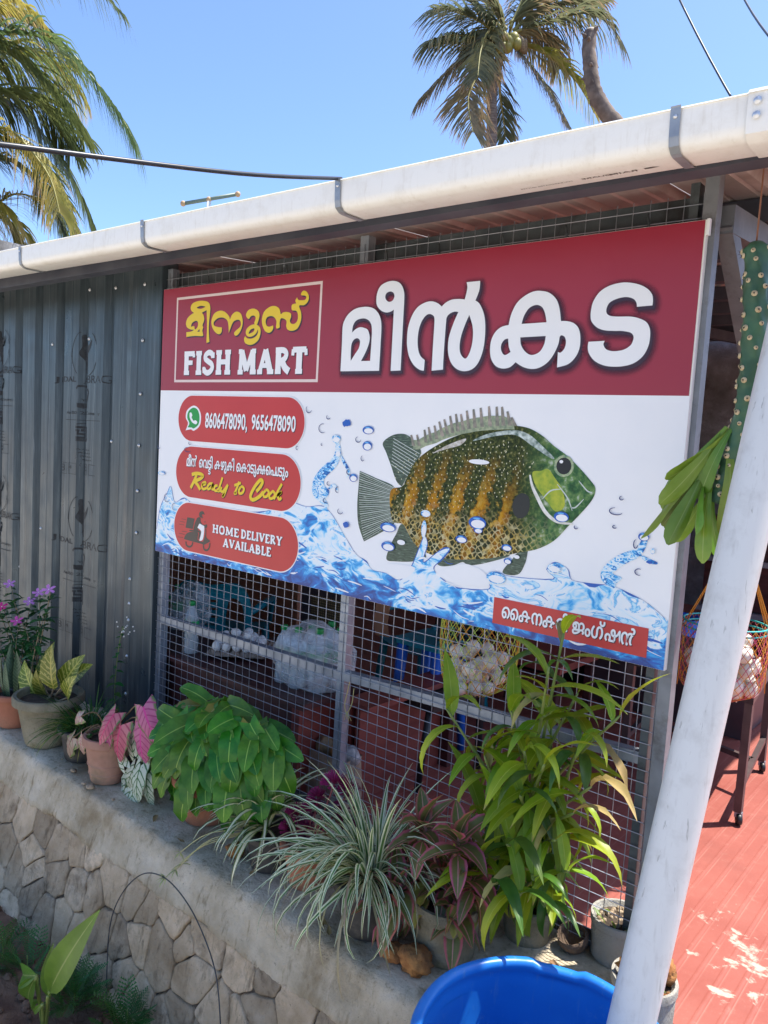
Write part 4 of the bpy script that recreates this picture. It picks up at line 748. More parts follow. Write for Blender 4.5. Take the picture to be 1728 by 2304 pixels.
# ================================================================ inside the shop
M_far = concrete('stained_plaster', (.16, .15, .14), (.26, .25, .24), (.42, .41, .40), (.06, .055, .05), 1.5)
M_orange = mat('orange_paint', (.40, .15, .075), (.47, .19, .10), 3, .6); M_maroon = mat('maroon_wood', (.045, .014, .014), (.085, .025, .024), 5, .45, vscale=(1, 1, 6)); M_redwood = mat('red_brown_wood', (.17, .035, .026), (.24, .055, .04), 4, .45, vscale=(1, 1, 5))
M_black = mat('black_plastic', (.012, .012, .013), None, rough=.45); M_teal = mat('teal_plastic', (.005, .19, .25), (.008, .22, .28), 5, .32); M_brn = mat('dark_brown_plastic', (.05, .032, .038), (.075, .05, .055), 6, .45); M_bsteel = mat('brown_painted_steel', (.075, .05, .05), (.11, .075, .07), 9, .45, .2)
def solo(name, mb, m, label, cat, group=None, smooth=False): return tag(mb.build(name, m, None, smooth), label, cat, group)
mb = MB(); mb.bb((-4, 6.3, -.97), (3.4, 6.42, 2.0)); solo('back_wall', mb, M_far, 'stained grey plaster wall at the far back of the shop', 'wall')
mb = MB(); mb.bb((-3.5, .2, -.97), (-3.38, 6.3, 2.0)); solo('unseen_side_wall', mb, M_far, 'unseen grey plaster side wall on the left, added to keep daylight out', 'wall')  # out of view, put in to stop daylight leaking into the shop
mb = MB(); mb.bb((-3.3, 1.30, -.968), (-.35, 1.36, 1.2)); solo('partition_wall', mb, M_orange, 'orange painted partition behind the teal chair', 'wall')
# desk
desk = thing('desk', (.44, .33, FZ), 'low dark red wooden desk just inside the mesh, carrying eggs and bottles', 'desk'); DZ = -.52
bar('top', (-.45, .085, DZ - .028), (.955, .60, DZ), M_maroon, desk); bar('front_panel', (-.42, .115, FZ + .06), (.905, .130, DZ - .029), M_maroon, desk); bar('end_panel', (.906, .10, FZ + .001), (.930, .58, DZ - .029), M_redwood, desk); bar('end_panel', (-.445, .10, FZ + .001), (-.421, .58, DZ - .029), M_maroon, desk)  # dark front tone holds shade and dirt, redder right end holds the light
bar('leg', (.89, .085, FZ + .001), (.936, .0995, DZ - .029), M_redwood, desk)
mb = MB(); mb.bb((1.06, .30, FZ + .001), (1.085, .95, -.55)); cab = thing('side_cabinet', (1.1, .6, FZ), 'red-brown wooden side cabinet behind the middle post', 'cabinet'); mb.build('side_panel', M_redwood, cab); bar('top', (1.0, .28, -.549), (1.15, .97, -.525), M_redwood, cab); bar('side_panel', (1.086, .90, FZ + .001), (1.14, .95, -.55), M_maroon, cab); bar('leg', (1.0, .29, FZ + .001), (1.04, .33, -.55), M_redwood, cab)
# bottles
M_pet = glassy('clear_bottle', (.85, .93, .95), .06, .30); M_lab = mat('green_label', (.0, .30, .07), (.02, .42, .13), 40, .4); M_capg = mat('green_cap', (.01, .28, .06), None, rough=.4); M_wht = mat('white_print', (.8, .8, .8)); M_bag = None
def bottle(p, h, label, rt=0, group='water bottles on the desk', lean=0):
    b = thing('water_bottle', p, label, 'bottle', group); r = h * .14; p = Vector(p)
    pr = [(.2 * r, .004), (.9 * r, .0), (r, .02 * h)] + [(r * (1 - .035 * (k % 2)), h * (.04 + .055 * k)) for k in range(1, 8)] + [(r, .46 * h), (r, .62 * h), (.97 * r, .68 * h), (.75 * r, .79 * h), (.42 * r, .87 * h), (.36 * r, .93 * h)]
    mb = MB(); mb.lathe(pr, p, 18); mb.build('body', M_pet, b, True); mb = MB(); mb.lathe([(1.012 * r, .44 * h), (1.012 * r, .63 * h)], p, 18); lb = mb.build('label', M_lab, b, True); a0 = atan2(CAM.y - p.y, CAM.x - p.x); mb = MB(); puttext(mb, 'Valley', 0, 0, 1, 1, 0, .02, fn=lambda u, v: (p.x + cos(a0 + (u - .5) * 1.3) * r * 1.03, p.y + sin(a0 + (u - .5) * 1.3) * r * 1.03, p.z + h * (.50 + .075 * v))); mb.build('label_lettering', M_wht, lb)
    mb = MB(); mb.lathe([(.001, 1.0 * h), (.40 * r, 1.0 * h), (.44 * r, .985 * h), (.44 * r, .92 * h), (.36 * r, .915 * h)], p, 14); mb.build('cap', M_capg, b, True)
    mb = MB(); mb.lathe([(.96 * r, .03 * h), (.96 * r, .60 * h), (.9 * r, .66 * h), (.001, .66 * h)], p, 16); mb.build('water', glassy('water_fill', (.75, .85, .88), .02, .16), b, True); return b
bottle(at(421, 1470, z=DZ + .001) + Vector((0, .02, 0)), .262, 'single clear water bottle with a green label standing left of the egg tray', group=None)
for i, (px, py) in enumerate(((395, 1415), (372, 1425), (420, 1400))):
    bottle(at(px, py, y=.42 + .05 * i) * Vector((1, 1, 0)).to_3d() if False else Vector((at(px, py, y=.40 + .05 * i).x, .40 + .05 * i, DZ + .001)), .25, 'clear bottle in the bagged pack behind the single bottle', group='bottles in the left bag')
def bagmat():
    m, N, L, P = nodes('thin_plastic_bag'); P.inputs['Base Color'].default_value = (.93, .95, .96, 1); P.inputs['Roughness'].default_value = .3; v = coord(N, L)
    L.new(ramp(N, noi(N, L, v, 9, 6, .65, 1), L, [(.3, .10), (.5, .34), (.7, .70)]), P.inputs['Alpha']); bumpn(N, L, P, noi(N, L, v, 9, 4, .6, 1.0), .6, .03); return m
M_bag = bagmat()
def blob(c, r, seed, amp=.16, n=28):
    rows = []; c = Vector(c)
    for i in range(n + 1):
        a = pi * i / n; row = []
        for j in range(n + 8):
            b = 2 * pi * j / (n + 8); d = Vector((sin(a) * cos(b), sin(a) * sin(b), -cos(a))); s = 1 + amp * noise.fractal(d * 2.2 + Vector((seed, 0, 0)), 1, 2, 2) + amp * .2 * abs(noise.noise(d * 7 + Vector((seed, 5, 0))))
            q = Vector((d.x * r[0], d.y * r[1], d.z * r[2])) * s; row.append(c + q)
        rows.append(row)
    mb = MB(); mb.grid(rows, closed=True); return mb
bc = Vector((.79, .30, DZ + .125)); b_ = blob(bc, (.205, .165, .155), 3); b_.v = [(x, y, max(z, DZ + .002 - (.10 * max(0, (.10 - y)) / .08 if y < .085 else 0))) for x, y, z in b_.v]
solo('plastic_bag', b_, M_bag, 'bulging translucent white plastic bag of water bottles on the desk end', 'bag', None, True)
for i, (dx, dy) in enumerate(((-.12, -.07), (-.02, -.08), (.08, -.05), (-.06, .04), (.10, .06), (.02, .09))):
    bottle(Vector((bc.x + dx, bc.y + dy, DZ + .001)), .26 + .01 * (i % 3), 'green-capped water bottle inside the translucent bag', group='bottles in the plastic bag')
b_ = blob((-.30, .44, DZ + .13), (.12, .10, .14), 8); b_.v = [(x, y, max(z, DZ + .002)) for x, y, z in b_.v]; solo('plastic_bag', b_, M_bag, 'clear plastic bag around the bottle pack in the left corner of the mesh', 'bag', None, True)
# egg tray
M_pulp = mat('pulp_board', (.26, .20, .15), (.36, .29, .23), 30, .95, bump=.5, bscale=90); M_egg = mat('egg_shell', (.82, .80, .77), None, rough=.42, rand=.06)
tc = Vector((.205, .375, DZ + .001)); tr = rot(z=radians(38)); rows = []; n = 40
for i in range(n + 1):
    row = []
    for j in range(n + 1):
        u = -.148 + .296 * i / n; v = -.148 + .296 * j / n; h = .028 + .019 * sin(u * 2 * pi / .0495) * sin(v * 2 * pi / .0495); e = max(abs(u), abs(v)); h = h if e < .14 else .02; row.append(tc + tr @ Vector((u, v, h + .003 * noise.noise((u * 40, v * 40, 0)))))
    rows.append(row)
mb = MB(); mb.grid(rows); solo('egg_tray', mb, M_pulp, 'grey-brown pulp egg tray full of white eggs on the desk', 'egg tray', None, True)
em = MB(); em.lathe([(.0005, -.026), (.010, -.024), (.018, -.016), (.0215, -.004), (.0205, .008), (.016, .019), (.009, .026), (.0005, .029)], (0, 0, 0), 14); em = em.mesh('egg', M_egg, True); re = random.Random(3)
for i in range(5):
    for j in range(5):
        if (i, j) in ((4, 4),): continue
        p = tc + tr @ Vector((-.099 + .0495 * i, -.099 + .0495 * j, .054 + re.uniform(-.002, .004)))
        tag(link('egg', em, None, None, Matrix.Translation(p) @ rot(re.uniform(-.35, .35), re.uniform(-.35, .35)).to_4x4()), 'white egg sitting in the pulp tray behind the mesh', 'egg', 'eggs in the tray')
for dx, dy in ((-.03, .02), (.04, -.02), (.03, .05)):
    tag(link('egg', em, None, None, Matrix.Translation(tc + tr @ Vector((dx, dy, .098))) @ rot(1.4, .2, dx * 40).to_4x4()), 'white egg lying loose on top of the full tray', 'egg', 'loose eggs on the tray')
# chairs
def plastic_chair(c, ang, m, label, group=None, h=.74):
    t = thing('plastic_chair', c, label, 'chair', group); c = Vector(c); Rm = rot(z=ang); P = lambda x, y, z: c + Rm @ Vector((x, y, z))
    def curved(loops, name, par):      # a flat outline bent into the backrest
        L3 = [[Vector((p[0], p[1], 0)) for p in l] for l in loops]; flat = [p for l in L3 for p in l]; tri = tessellate_polygon(L3); mb = MB()
        f = lambda p, o: P(p.x, -.20 - .10 * (p.y - .4) + .35 * p.x * p.x + o, p.y)
        mb.add([f(p, 0) for p in flat] + [f(p, -.012) for p in flat], [tuple(x) for x in tri] + [tuple(x + len(flat) for x in reversed(x_)) for x_ in []] + [tuple(i + len(flat) for i in q) for q in tri]); return mb.build(name, m, par)
    out = [(-.22, .40), (-.225, .55), (-.205, .66), (-.14, .725), (0, h), (.14, .725), (.205, .66), (.225, .55), (.22, .40), (.10, .385), (0, .38), (-.10, .385)]; O = [(p.x, p.y) for p in [q for q in smoothpath([(a, b, 0) for a, b in out], 4, True)]]
    hl = lambda pts: [(p.x, p.y) for p in smoothpath([(a, b, 0) for a, b in pts], 3, True)]
    holes = [hl([(s * .09, .42), (s * .175, .43), (s * .185, .55), (s * .165, .62), (s * .11, .64), (s * .085, .55)]) for s in (-1, 1)] + [[(-.035, z), (.035, z), (.04, z + .008), (.035, z + .016), (-.035, z + .016), (-.04, z + .008)] for z in (.43, .475, .52, .565, .61)]
    curved([O] + holes, 'backrest', t)
    mb = MB(); mb.grid([[P(x * (.21 if y < .1 else .225), y, .40 + .018 * (abs(x)) ** 2 - .012 * (1 - abs(y - .02) * 4)) for x in (-1, -.5, 0, .5, 1)] for y in (-.2, -.1, 0, .1, .2, .23)]); mb.build('seat', m, t, True)
    for sx in (-1, 1):
        for sy in (-1, 1): mb = MB(); mb.tube([P(sx * .20, sy * .20, .41), P(sx * .235, sy * .235, 0.002)], [.026, .017], 6); mb.build('leg', m, t, True)
        mb = MB(); mb.tube([P(sx * .215, -.19, .56), P(sx * .255, -.02, .585), P(sx * .25, .17, .575), P(sx * .225, .21, .41)], [.018, .022, .02, .015], 6); mb.build('armrest', m, t, True)
    return t
plastic_chair((-.37, .72, FZ), radians(34), M_teal, 'teal plastic armchair with a slotted back beyond the egg tray', h=.71)
plastic_chair((.62, 1.45, FZ), radians(160), M_teal, 'teal plastic chair half hidden behind the bottle bag')
ch = thing('cane_chair', (.17, 1.0, FZ), 'dark brown chair with a woven cane back, between the teal chairs', 'chair')
cx, cyy = .17, 1.02; bar('back_post', (cx - .20, cyy, FZ + .001), (cx - .13, cyy + .03, -.26), M_brn, ch); bar('back_post', (cx + .15, cyy, FZ + .001), (cx + .19, cyy + .03, -.26), M_brn, ch); bar('back_rail', (cx - .13, cyy, -.32), (cx + .15, cyy + .03, -.26), M_brn, ch); bar('back_rail', (cx - .13, cyy, -.62), (cx + .15, cyy + .03, -.57), M_brn, ch); bar('seat', (cx - .2, cyy - .40, -.60), (cx + .19, cyy - .001, -.56), M_brn, ch)
for sx in (-.2, .15): bar('leg', (cx + sx, cyy - .40, FZ + .001), (cx + sx + .04, cyy - .36, -.601), M_brn, ch)
def canemat():
    m, N, L, P = nodes('woven_cane'); v = coord(N, L, 'Object'); vo = N.new('ShaderNodeTexVoronoi'); vo.inputs['Scale'].default_value = 70; vo.inputs['Randomness'].default_value = .0; L.new(v, vo.inputs['Vector']); L.new(ramp(N, vo.outputs[0], L, [(.25, (.30, .20, .09)), (.4, (.08, .055, .028))]), P.inputs['Base Color']); return m
bar('cane_panel', (cx - .129, cyy + .010, -.569), (cx + .149, cyy + .022, -.321), canemat(), ch)
mb = MB(); mb.grid([[(.43 + .012 * sin(z * 20), 1.15 + .02 * u, z) if u == 0 else (.43 + .085 * u + .012 * sin(z * 20), 1.15 + .02 * u, z) for u in (0, .5, 1)] for z in (-.18, -.3, -.42, -.50)]); solo('orange_cloth', mb, mat('orange_cloth', (.50, .22, .11), (.56, .27, .15), 12, .9), 'pale orange cloth hanging behind the bottle bag', 'cloth', None, True)
st = thing('blue_stool', (.98, 1.0, FZ), 'blue and teal plastic stool right of the middle post', 'stool'); M_blue = mat('blue_plastic', (.01, .10, .50), (.015, .13, .56), 5, .35)
bar('seat', (.80, .88, -.42), (1.06, 1.14, -.385), M_teal, st)
for sx in (0, 1):
    for sy in (0, 1): mb = MB(); mb.tube([(.825 + .21 * sx, .905 + .21 * sy, -.421), (.80 + .26 * sx, .88 + .26 * sy, FZ + .001)], [.03, .02], 6); mb.build('leg', M_blue, st, True)
mb = MB(); mb.bb((.75, 1.6, -.60), (1.35, 2.1, -.56)); tb = thing('back_table', (1.05, 1.85, FZ), 'red-brown side table deep in the shop, left of the black chair', 'table'); mb.build('top', M_redwood, tb)
for sx in (.77, 1.29):
    for sy in (1.62, 2.04): bar('leg', (sx, sy, FZ + .001), (sx + .04, sy + .04, -.601), M_maroon, tb)
# black mesh-back office chair
oc = thing('mesh_chair', (1.16, 1.0, FZ), 'black slatted mesh-back chair standing behind the mesh front', 'chair'); mb = MB(); rows = []
for i in range(15):
    z = -.18 - .42 * i / 14; mb.tube([(1.0 + .02 * sin(i), .98, z), (1.10, 1.02 + .03, z - .006), (1.22, 1.03, z)], .010 if i not in (0, 14) else .017, 6)
mb.build('back_slats', M_black, oc, True)
for x0, y0 in ((.995, .98), (1.225, 1.03)): mb = MB(); mb.tube([(x0, y0, -.15), (x0 + .01, y0, -.42), (x0 + .02, y0 - .03, -.62), (x0 + .02, y0 - .02, FZ + .001)], .018, 8); mb.build('back_post', M_black, oc, True)
bar('seat', (.99, .60, -.60), (1.25, .97, -.555), M_black, oc)
for sx in (1.0, 1.215): mb = MB(); mb.tube([(sx, .62, -.601), (sx - .01, .58, FZ + .001)], .016, 7); mb.build('leg', M_black, oc, True)
# kraft sack below the desk corner
kp = Vector((1.02, .22, FZ + .001)); sk = thing('kraft_sack', kp, 'open brown paper sack with packets, behind the middle post', 'sack'); rows = []
for z, w, d in ((0, .115, .06), (.06, .12, .065), (.14, .118, .06), (.21, .11, .055), (.235, .112, .056)):
    rows.append([kp + Vector(((w + .006 * noise.noise((z * 20, a, 3))) * max(-1, min(1, 1.5 * cos(a))), (d + .008 * noise.noise((z * 15, a, 1))) * max(-1, min(1, 1.5 * sin(a))), z)) for a in [2 * pi * q / 20 for q in range(20)]])
mb = MB(); mb.grid(rows, closed=True); mb.build('paper', mat('kraft_paper', (.30, .20, .13), (.40, .28, .19), 18, .85, bump=.5, bscale=22), sk, True)
mb = MB(); puttext(mb, 'BRI', kp.x - .05, kp.z + .06, kp.x - .01, kp.z + .075, kp.y - .074); puttext(mb, 'LOG', kp.x + .03, kp.z + .062, kp.x + .075, kp.z + .077, kp.y - .074); mb.build('printed_lettering', M_ink, sk)
for i, (dx, m_) in enumerate(((-.06, (.40, .26, .13)), (.03, (.55, .24, .07)), (.08, (.60, .55, .52)))): mb = blob(kp + Vector((dx, .005, .235)), (.05, .035, .045), 20 + i, .3, 10); solo('food_packet', mb, mat('packet_%d' % i, m_, tuple(x * .5 for x in m_), 40, .4), ('crumpled brown packet in the paper sack', 'orange packet sticking out of the paper sack', 'pale packet at the right lip of the paper sack')[i], 'packet', None, True)
# nets of bulbs
M_bulb = mat('white_bulb', (.62, .56, .45), (.76, .71, .62), 14, .55, rand=.1); bm_ = MB(); bm_.lathe([(.0005, -.026), (.012, -.025), (.024, -.014), (.028, .0), (.025, .013), (.013, .024), (.005, .031), (.002, .042)], (0, 0, 0), 12); bulb = bm_.mesh('onion_bulb', M_bulb, True)
def netbag(name, c, r0, r1, h, cols, label, rim, ncol, nrow, apex):
    t = thing(name, c, label, 'net bag'); c = Vector(c)
    def rad(u): return r0 + (r1 - r0) * u + .014 * sin(pi * u) - (.55 * r1 * max(0, u - .86) / .14)
    for q, m_ in enumerate(cols):
        mb = MB()
        for k in range(q, ncol, len(cols)):
            for s in (-1, 1):
                pts = []
                for i in range(nrow * 2 + 1):
                    u = i / (nrow * 2); a = 2 * pi * k / ncol + s * u * 1.5 + .05 * noise.noise((k * 3.1, u * 6, s)); pts.append(c + Vector((cos(a) * (rad(u) + .003), sin(a) * (rad(u) + .003), -h * u)))
                mb.tube(pts, .0013, 4, False)
        mb.build('net', m_, t, True)
    if rim:
        for dz, m_ in ((0, rim[0]), (-.022, rim[1])): mb = MB(); mb.tube([c + Vector((cos(a) * r0, sin(a) * r0, dz)) for a in [2 * pi * q / 32 for q in range(33)]], .0034, 7, False); mb.build('rim', m_, t, True)
        for a in rim[3]: mb = MB(); p = c + Vector((cos(a) * r0, sin(a) * r0, 0)); mb.tube([p + (apex - p) * k / 4 for k in range(5)], .0022, 5); mb.tube([p + Vector((.006, .004, 0)), apex], .0022, 5); mb.tube([p, p + Vector((.01 * cos(a), .01 * sin(a), -h * .86))], .0018, 5); mb.build('cord', rim[2], t, True)
    return t
def bulbs(c, r, z0, z1, n, label, group, seed, sc=1.0):
    rg = random.Random(seed); pts = []; tries = 0; c = Vector(c)
    while len(pts) < n and tries < 5000:
        tries += 1; a = rg.uniform(0, 2 * pi); q = sqrt(rg.random()) * r; p = Vector((cos(a) * q, sin(a) * q, rg.uniform(z0, z1)))
        if all((p - o).length > .047 * sc for o in pts): pts.append(p)
    for p in pts: tag(link('onion_bulb', bulb, None, None, Matrix.Translation(c + p) @ rot(rg.uniform(0, 3), rg.uniform(0, 3), rg.uniform(0, 6)).to_4x4() @ Matrix.Scale(sc, 4)), label, 'bulb', group)
def thread(n, c): return mat(n, c, None, rough=.5)
T_y = thread('yellow_thread', (.62, .56, .04)); T_o = thread('orange_thread', (.62, .26, .03)); T_g = thread('teal_thread', (.05, .42, .40)); T_p = thread('pink_thread', (.48, .06, .12)); T_gr = thread('lime_thread', (.42, .60, .10))
nb = (1.70, .22, .02); netbag('net_bag', nb, .135, .115, .32, (T_y, T_o, T_gr), 'yellow and orange knotted net bag of bulbs hanging behind the mesh under the sign', None, 30, 9, None)
bulbs((1.70, .22, 0), .098, -.27, -.13, 22, 'pale bulb inside the yellow net bag', 'bulbs in the yellow net bag', 4, .95)
apx = at(1668, 1190, y=.88); bk_ = at(1632, 1400, y=.92); netbag('net_basket', bk_, .148, .128, .29, (T_p, T_o), 'hanging pink and orange net basket with a teal rim, behind the rain pipe', (T_g, T_g, T_o, (radians(218), radians(38), radians(250), radians(20), radians(128))), 34, 8, apx)
bulbs(bk_, .112, -.255, -.075, 34, 'large white bulb in the hanging pink net basket', 'bulbs in the net basket', 9, 1.12)
# trolley table with casters
tt = thing('trolley_table', (2.0, 1.8, FZ), 'dark brown steel trolley table on casters standing on the red floor', 'table'); A, B, Cc, D = (1.74, 1.53), (2.365, 1.346), (2.28, 2.09), (1.655, 2.27); TZ = -.395
mb = MB(); 
for zz in (TZ, TZ - .012): pass
mb.add([(x, y, TZ + h) for h in (0, -.035) for x, y in (A, B, Cc, D)], [(0, 1, 2, 3), (7, 6, 5, 4)] + [(i, i + 4, (i + 1) % 4 + 4, (i + 1) % 4) for i in range(4)]); mb.build('top', M_bsteel, tt)
def sq(a, b, w, nm, m=None): d = (Vector(b) - Vector(a)); mb = MB(); mb.box((Vector(a) + Vector(b)) / 2, (w, d.length, w), R3(d)); return mb.build(nm, m or M_bsteel, tt)
for x, y in (A, B, Cc, D):
    cxm, cym = 2.01, 1.81; x += (cxm - x) * .06; y += (cym - y) * .06; l = sq((x, y, FZ + .055), (x, y, TZ - .036), .032, 'leg')
    mb = MB(); mb.lathe([(.005, -.011), (.022, -.011), (.026, -.006), (.026, .006), (.022, .011), (.005, .011)], (x + .008, y - .01, FZ + .027), 16, rot(0, pi / 2, .5)); mb.build('caster', M_black, l, True); mb = MB(); mb.box((x + .004, y - .004, FZ + .045), (.03, .022, .024)); mb.build('caster_fork', M_galv, l)
sq((1.757, 1.546, -.80), (1.676, 2.243, -.80), .024, 'stretcher'); sq((2.344, 1.373, -.80), (2.263, 2.073, -.80), .024, 'stretcher'); sq((1.72, 1.89, -.80), (2.30, 1.72, -.80), .024, 'stretcher')
mb = MB(); mb.lathe([(.001, 0), (.11, 0), (.14, .26), (.135, .26), (.105, .012), (.001, .012)], at(1520, 1480, y=2.6) * 1.0, 20); solo('blue_bin', mb, M_blue, 'dark blue plastic bin seen just right of the sign edge', 'bin', None, True)
bn = at(1520, 1480, y=2.6); mb = MB(); mb.bb((bn.x - .5, 2.45, FZ + .001), (bn.x + .45, 2.95, bn.z - .001)); solo('store_shelf', mb, M_brn, 'dark brown storage chest under the blue bin', 'chest')

mb = MB(); mb.bb((-.25, 2.7, FZ + .001), (1.0, 3.2, .75)); cu = thing('added_dark_cupboard', (.4, 2.95, FZ), 'tall black cupboard added to darken the depth of the shop', 'cupboard'); mb.build('carcass', M_black, cu); bar('door', (-.24, 2.68, FZ + .03), (.37, 2.699, .74), M_black, cu); bar('door', (.38, 2.68, FZ + .03), (.99, 2.699, .74), M_black, cu)  # made-up cupboard, stands in for the dark background of the interior
mb = MB(); mb.bb((1.25, 4.2, FZ + .001), (2.2, 4.8, .15)); sh_ = thing('steel_rack', (1.7, 4.5, FZ), 'dark storage rack against the far wall', 'rack'); mb.build('rack_body', M_maroon, sh_); bar('shelf', (1.22, 4.15, -.2), (2.23, 4.199, -.16), M_galv, sh_); bar('shelf', (1.22, 4.15, -.6), (2.23, 4.199, -.56), M_galv, sh_)
# ================================================================ plants
LZ = -.922
def leafmesh(name, L, Wd, prof, droop=.6, fold=.25, nseg=7, m=None, lobe=0, wave=0, side=0, cols=(-1, -.5, 0, .5, 1), fdroop=1.0):
    rows = []; uv = []; y = z = 0.0; x = 0.0; ang = 0.0; dt = 1 / nseg
    for i in range(nseg + 1):
        t = i / nseg; w = prof(t) * Wd / 2; row = []
        for u in cols:
            a = abs(u); yy = y - lobe * L * a * (1 - t) ** 5; lift = fold * a * w + wave * w * sin(t * 16 + u * 2) * a
            row.append((x + u * w, yy + sin(ang) * lift, z + cos(ang) * lift)); uv.append(((u + 1) / 2, t))
        rows.append(row); ang = droop * ((t + dt) ** fdroop); y += cos(ang) * L * dt; z -= sin(ang) * L * dt; x += side * L * dt * t
    mb = MB(); mb.grid(rows, uv); return mb.mesh(name, m, True)
lance = lambda t: max(.02, sin(pi * min(1, t ** .75 * .97 + .03))) ** .9
ovate = lambda t: max(.02, sin(pi * min(1, t ** .62 * .96 + .04))) ** .8
arrow = lambda t: max(.2, (1 - t ** 4.5) ** .6) * (.80 + .20 * sin(pi * t)) * (1.08 - .2 * t)
blade = lambda t: max(.04, min(1, .45 + 3 * t) * (1 - t ** 3))
def LM(base, d, up, s=1.0): return Matrix.Translation(base) @ R3(d, up).to_4x4() @ Matrix.Scale(s, 4)
def rv(r, s): return Vector((r.uniform(-s, s), r.uniform(-s, s), r.uniform(-s, s)))
M_terra = mat('terracotta', (.30, .105, .055), (.38, .15, .085), 9, .8, bump=.25, dirt=((.16, .10, .06), 5, .55, .75)); M_bpot = mat('black_pot', (.018, .018, .02), (.05, .048, .045), 12, .5, dirt=((.12, .11, .09), 7, .6, .75)); M_earth = mat('potting_soil', (.035, .024, .016), (.075, .052, .035), 40, .95, bump=.9, bscale=90)
M_mossp = concrete('mossy_pot', (.17, .15, .10), (.28, .25, .17), (.36, .33, .25), (.10, .105, .03), 4); M_stem = mat('stem_green', (.13, .20, .04), (.20, .24, .06), 20, .5); M_wood = mat('stem_brown', (.16, .12, .07), (.26, .20, .12), 30, .8); M_gpot = concrete('grey_pot', (.34, .32, .27), (.47, .45, .39), (.55, .53, .47), (.24, .21, .15), 5); M_brick = mat('old_clay', (.32, .16, .11), (.42, .24, .17), 7, .85, bump=.3, dirt=((.20, .15, .09), 4, .5, .68))
def pot(par, c, rt, rb, h, m, rim=.012, rings=0, soil=True):
    c = Vector(c); pr = [(.001, .002), (rb * .96, .002), (rb, .008)] + [(rb + (rt - rb) * t, h * t) for t in (.2, .4, .6, .78)] + [(rt * .97, h * .82), (rt + rim, h * .84), (rt + rim * 1.1, h * .97), (rt + rim * .7, h), (rt - .006, h), (rt - .012, h * .9), (rt - .016, h * .86)]
    mb = MB(); mb.lathe(pr, c, 36, wob=.012); p = mb.build('pot', m, par, 50)
    for k in range(rings): z = h * (.2 + .2 * k); r = rb + (rt - rb) * (z / h); mb = MB(); mb.lathe([(r + .0005, z - .004), (r + .004, z), (r + .0005, z + .004)], c, 36); mb.build('ring', m, p, True)
    if soil: mb = MB(); mb.lathe([(rt - .014, h * .87), (rt * .5, h * .885), (.001, h * .89)], c, 24, wob=.02); mb.build('soil', M_earth, p, True)
    return p
def stem(par, pts, r, m, name='stem', n=6): mb = MB(); mb.tube(smoothpath(pts, 4), r if not isinstance(r, tuple) else [r[0] + (r[1] - r[0]) * i / ((len(pts) - 1) * 4) for i in range((len(pts) - 1) * 4 + 1)], n); return mb.build(name, m, par, True)
def pl(px, py): p = at(px, py, z=LZ); return Vector((p.x, p.y, LZ))
# ---- philodendron
r = random.Random(21); c = pl(462, 1838); ph = thing('potted_philodendron', c, 'bushy dark green philodendron with arrow-shaped leaves, in front of the desk', 'potted plant'); pot(ph, c, .12, .085, .18, M_terra)
Lp = [leafmesh('leaf', .165, .100, arrow, .55 + .25 * k, .18, 9, leafmat('philodendron_leaf', (.030, .16, .006), (.085, .28, .014), (.26, .46, .07), .035, trans=.25, rough=.45, veins=8), .16, .10 + .03 * k, .05 * (k - 1)) if k == 0 else None for k in range(1)]
mph = Lp[0].materials[0]; Lp += [leafmesh('leaf', .165, .102 - .007 * k, arrow, .5 + .3 * k, .14 + .05 * k, 8, mph, .16, .08 + .04 * k, .06 * (k - 2)) for k in (1, 2, 3)]
yb = c.y; Lpy = leafmesh('leaf', .165, .08, arrow, .9, .2, 8, leafmat('yellowing_leaf', (.30, .32, .04), (.42, .38, .06), (.5, .5, .2), .04, trans=.25, rough=.5, tip=((.3, .2, .08), .7)), .16, .15)
for i in range(170):
    back = i < 50; a = r.uniform(0, 2 * pi); q = sqrt(r.random()); ex = q * cos(a); ey = q * sin(a)
    px = 492 + ex * 140; py = 1712 + ey * 108 + (ex * 18); dep = yb + (.02 if back else -.02 - .15 * sqrt(max(0, 1 - q * q))) + r.uniform(-.03, .03)
    if py > 1800 and px > 610: continue
    p = at(px, py, y=dep); cen = at(492, 1760, y=yb + .03); o = (p - cen); o.normalize()
    d = Vector((o.x * .55, o.y * .45 - .12, -.75 + max(0, o.z) * .9)) + rv(r, .25); up = Vector((.35, -.9, .45)) + o * .6 + rv(r, .2)
    p = p + Vector((0, 0, .045)); link('leaf', Lp[i % 4] if i % 31 else Lpy, None, ph, LM(p, d, up, r.uniform(.62, .95)))
    if i % 3 == 0: stem(ph, [c + Vector((r.uniform(-.03, .03), r.uniform(-.03, .03), .15)), cen.lerp(p, .5) + Vector((0, 0, .03)), p], .0032, M_stem, 'petiole', 5)
# ---- variegated ribbon grass
def stripe(name, g, w, lo=.55): return leafmat(name, g, tuple(x * 1.5 for x in g), None, stripes=[(lo, 1.1, w)], trans=.25, scale=25, rough=.45, rand=.18)
c = pl(826, 2085); gr = thing('potted_ribbon_grass', c, 'large fountain of long white-edged ribbon grass in a black pot', 'potted plant'); pot(gr, c, .105, .08, .17, M_bpot); r = random.Random(31)
mg = stripe('ribbon_grass', (.09, .18, .045), (.74, .76, .50), .42); mg2 = leafmat('dry_blade', (.30, .24, .12), (.42, .34, .18), trans=.2)
Bm = [leafmesh('blade', .42, .0165, blade, .55 + .42 * k, .5, 9, mg, side=.12 * (k % 3 - 1), cols=(-1, -.5, 0, .5, 1), fdroop=1.5) for k in range(7)]; Bd = leafmesh('blade', .46, .010, blade, 2.4, .4, 9, mg2, cols=(-1, 0, 1), fdroop=1.4)
root = c + Vector((0, 0, .16))
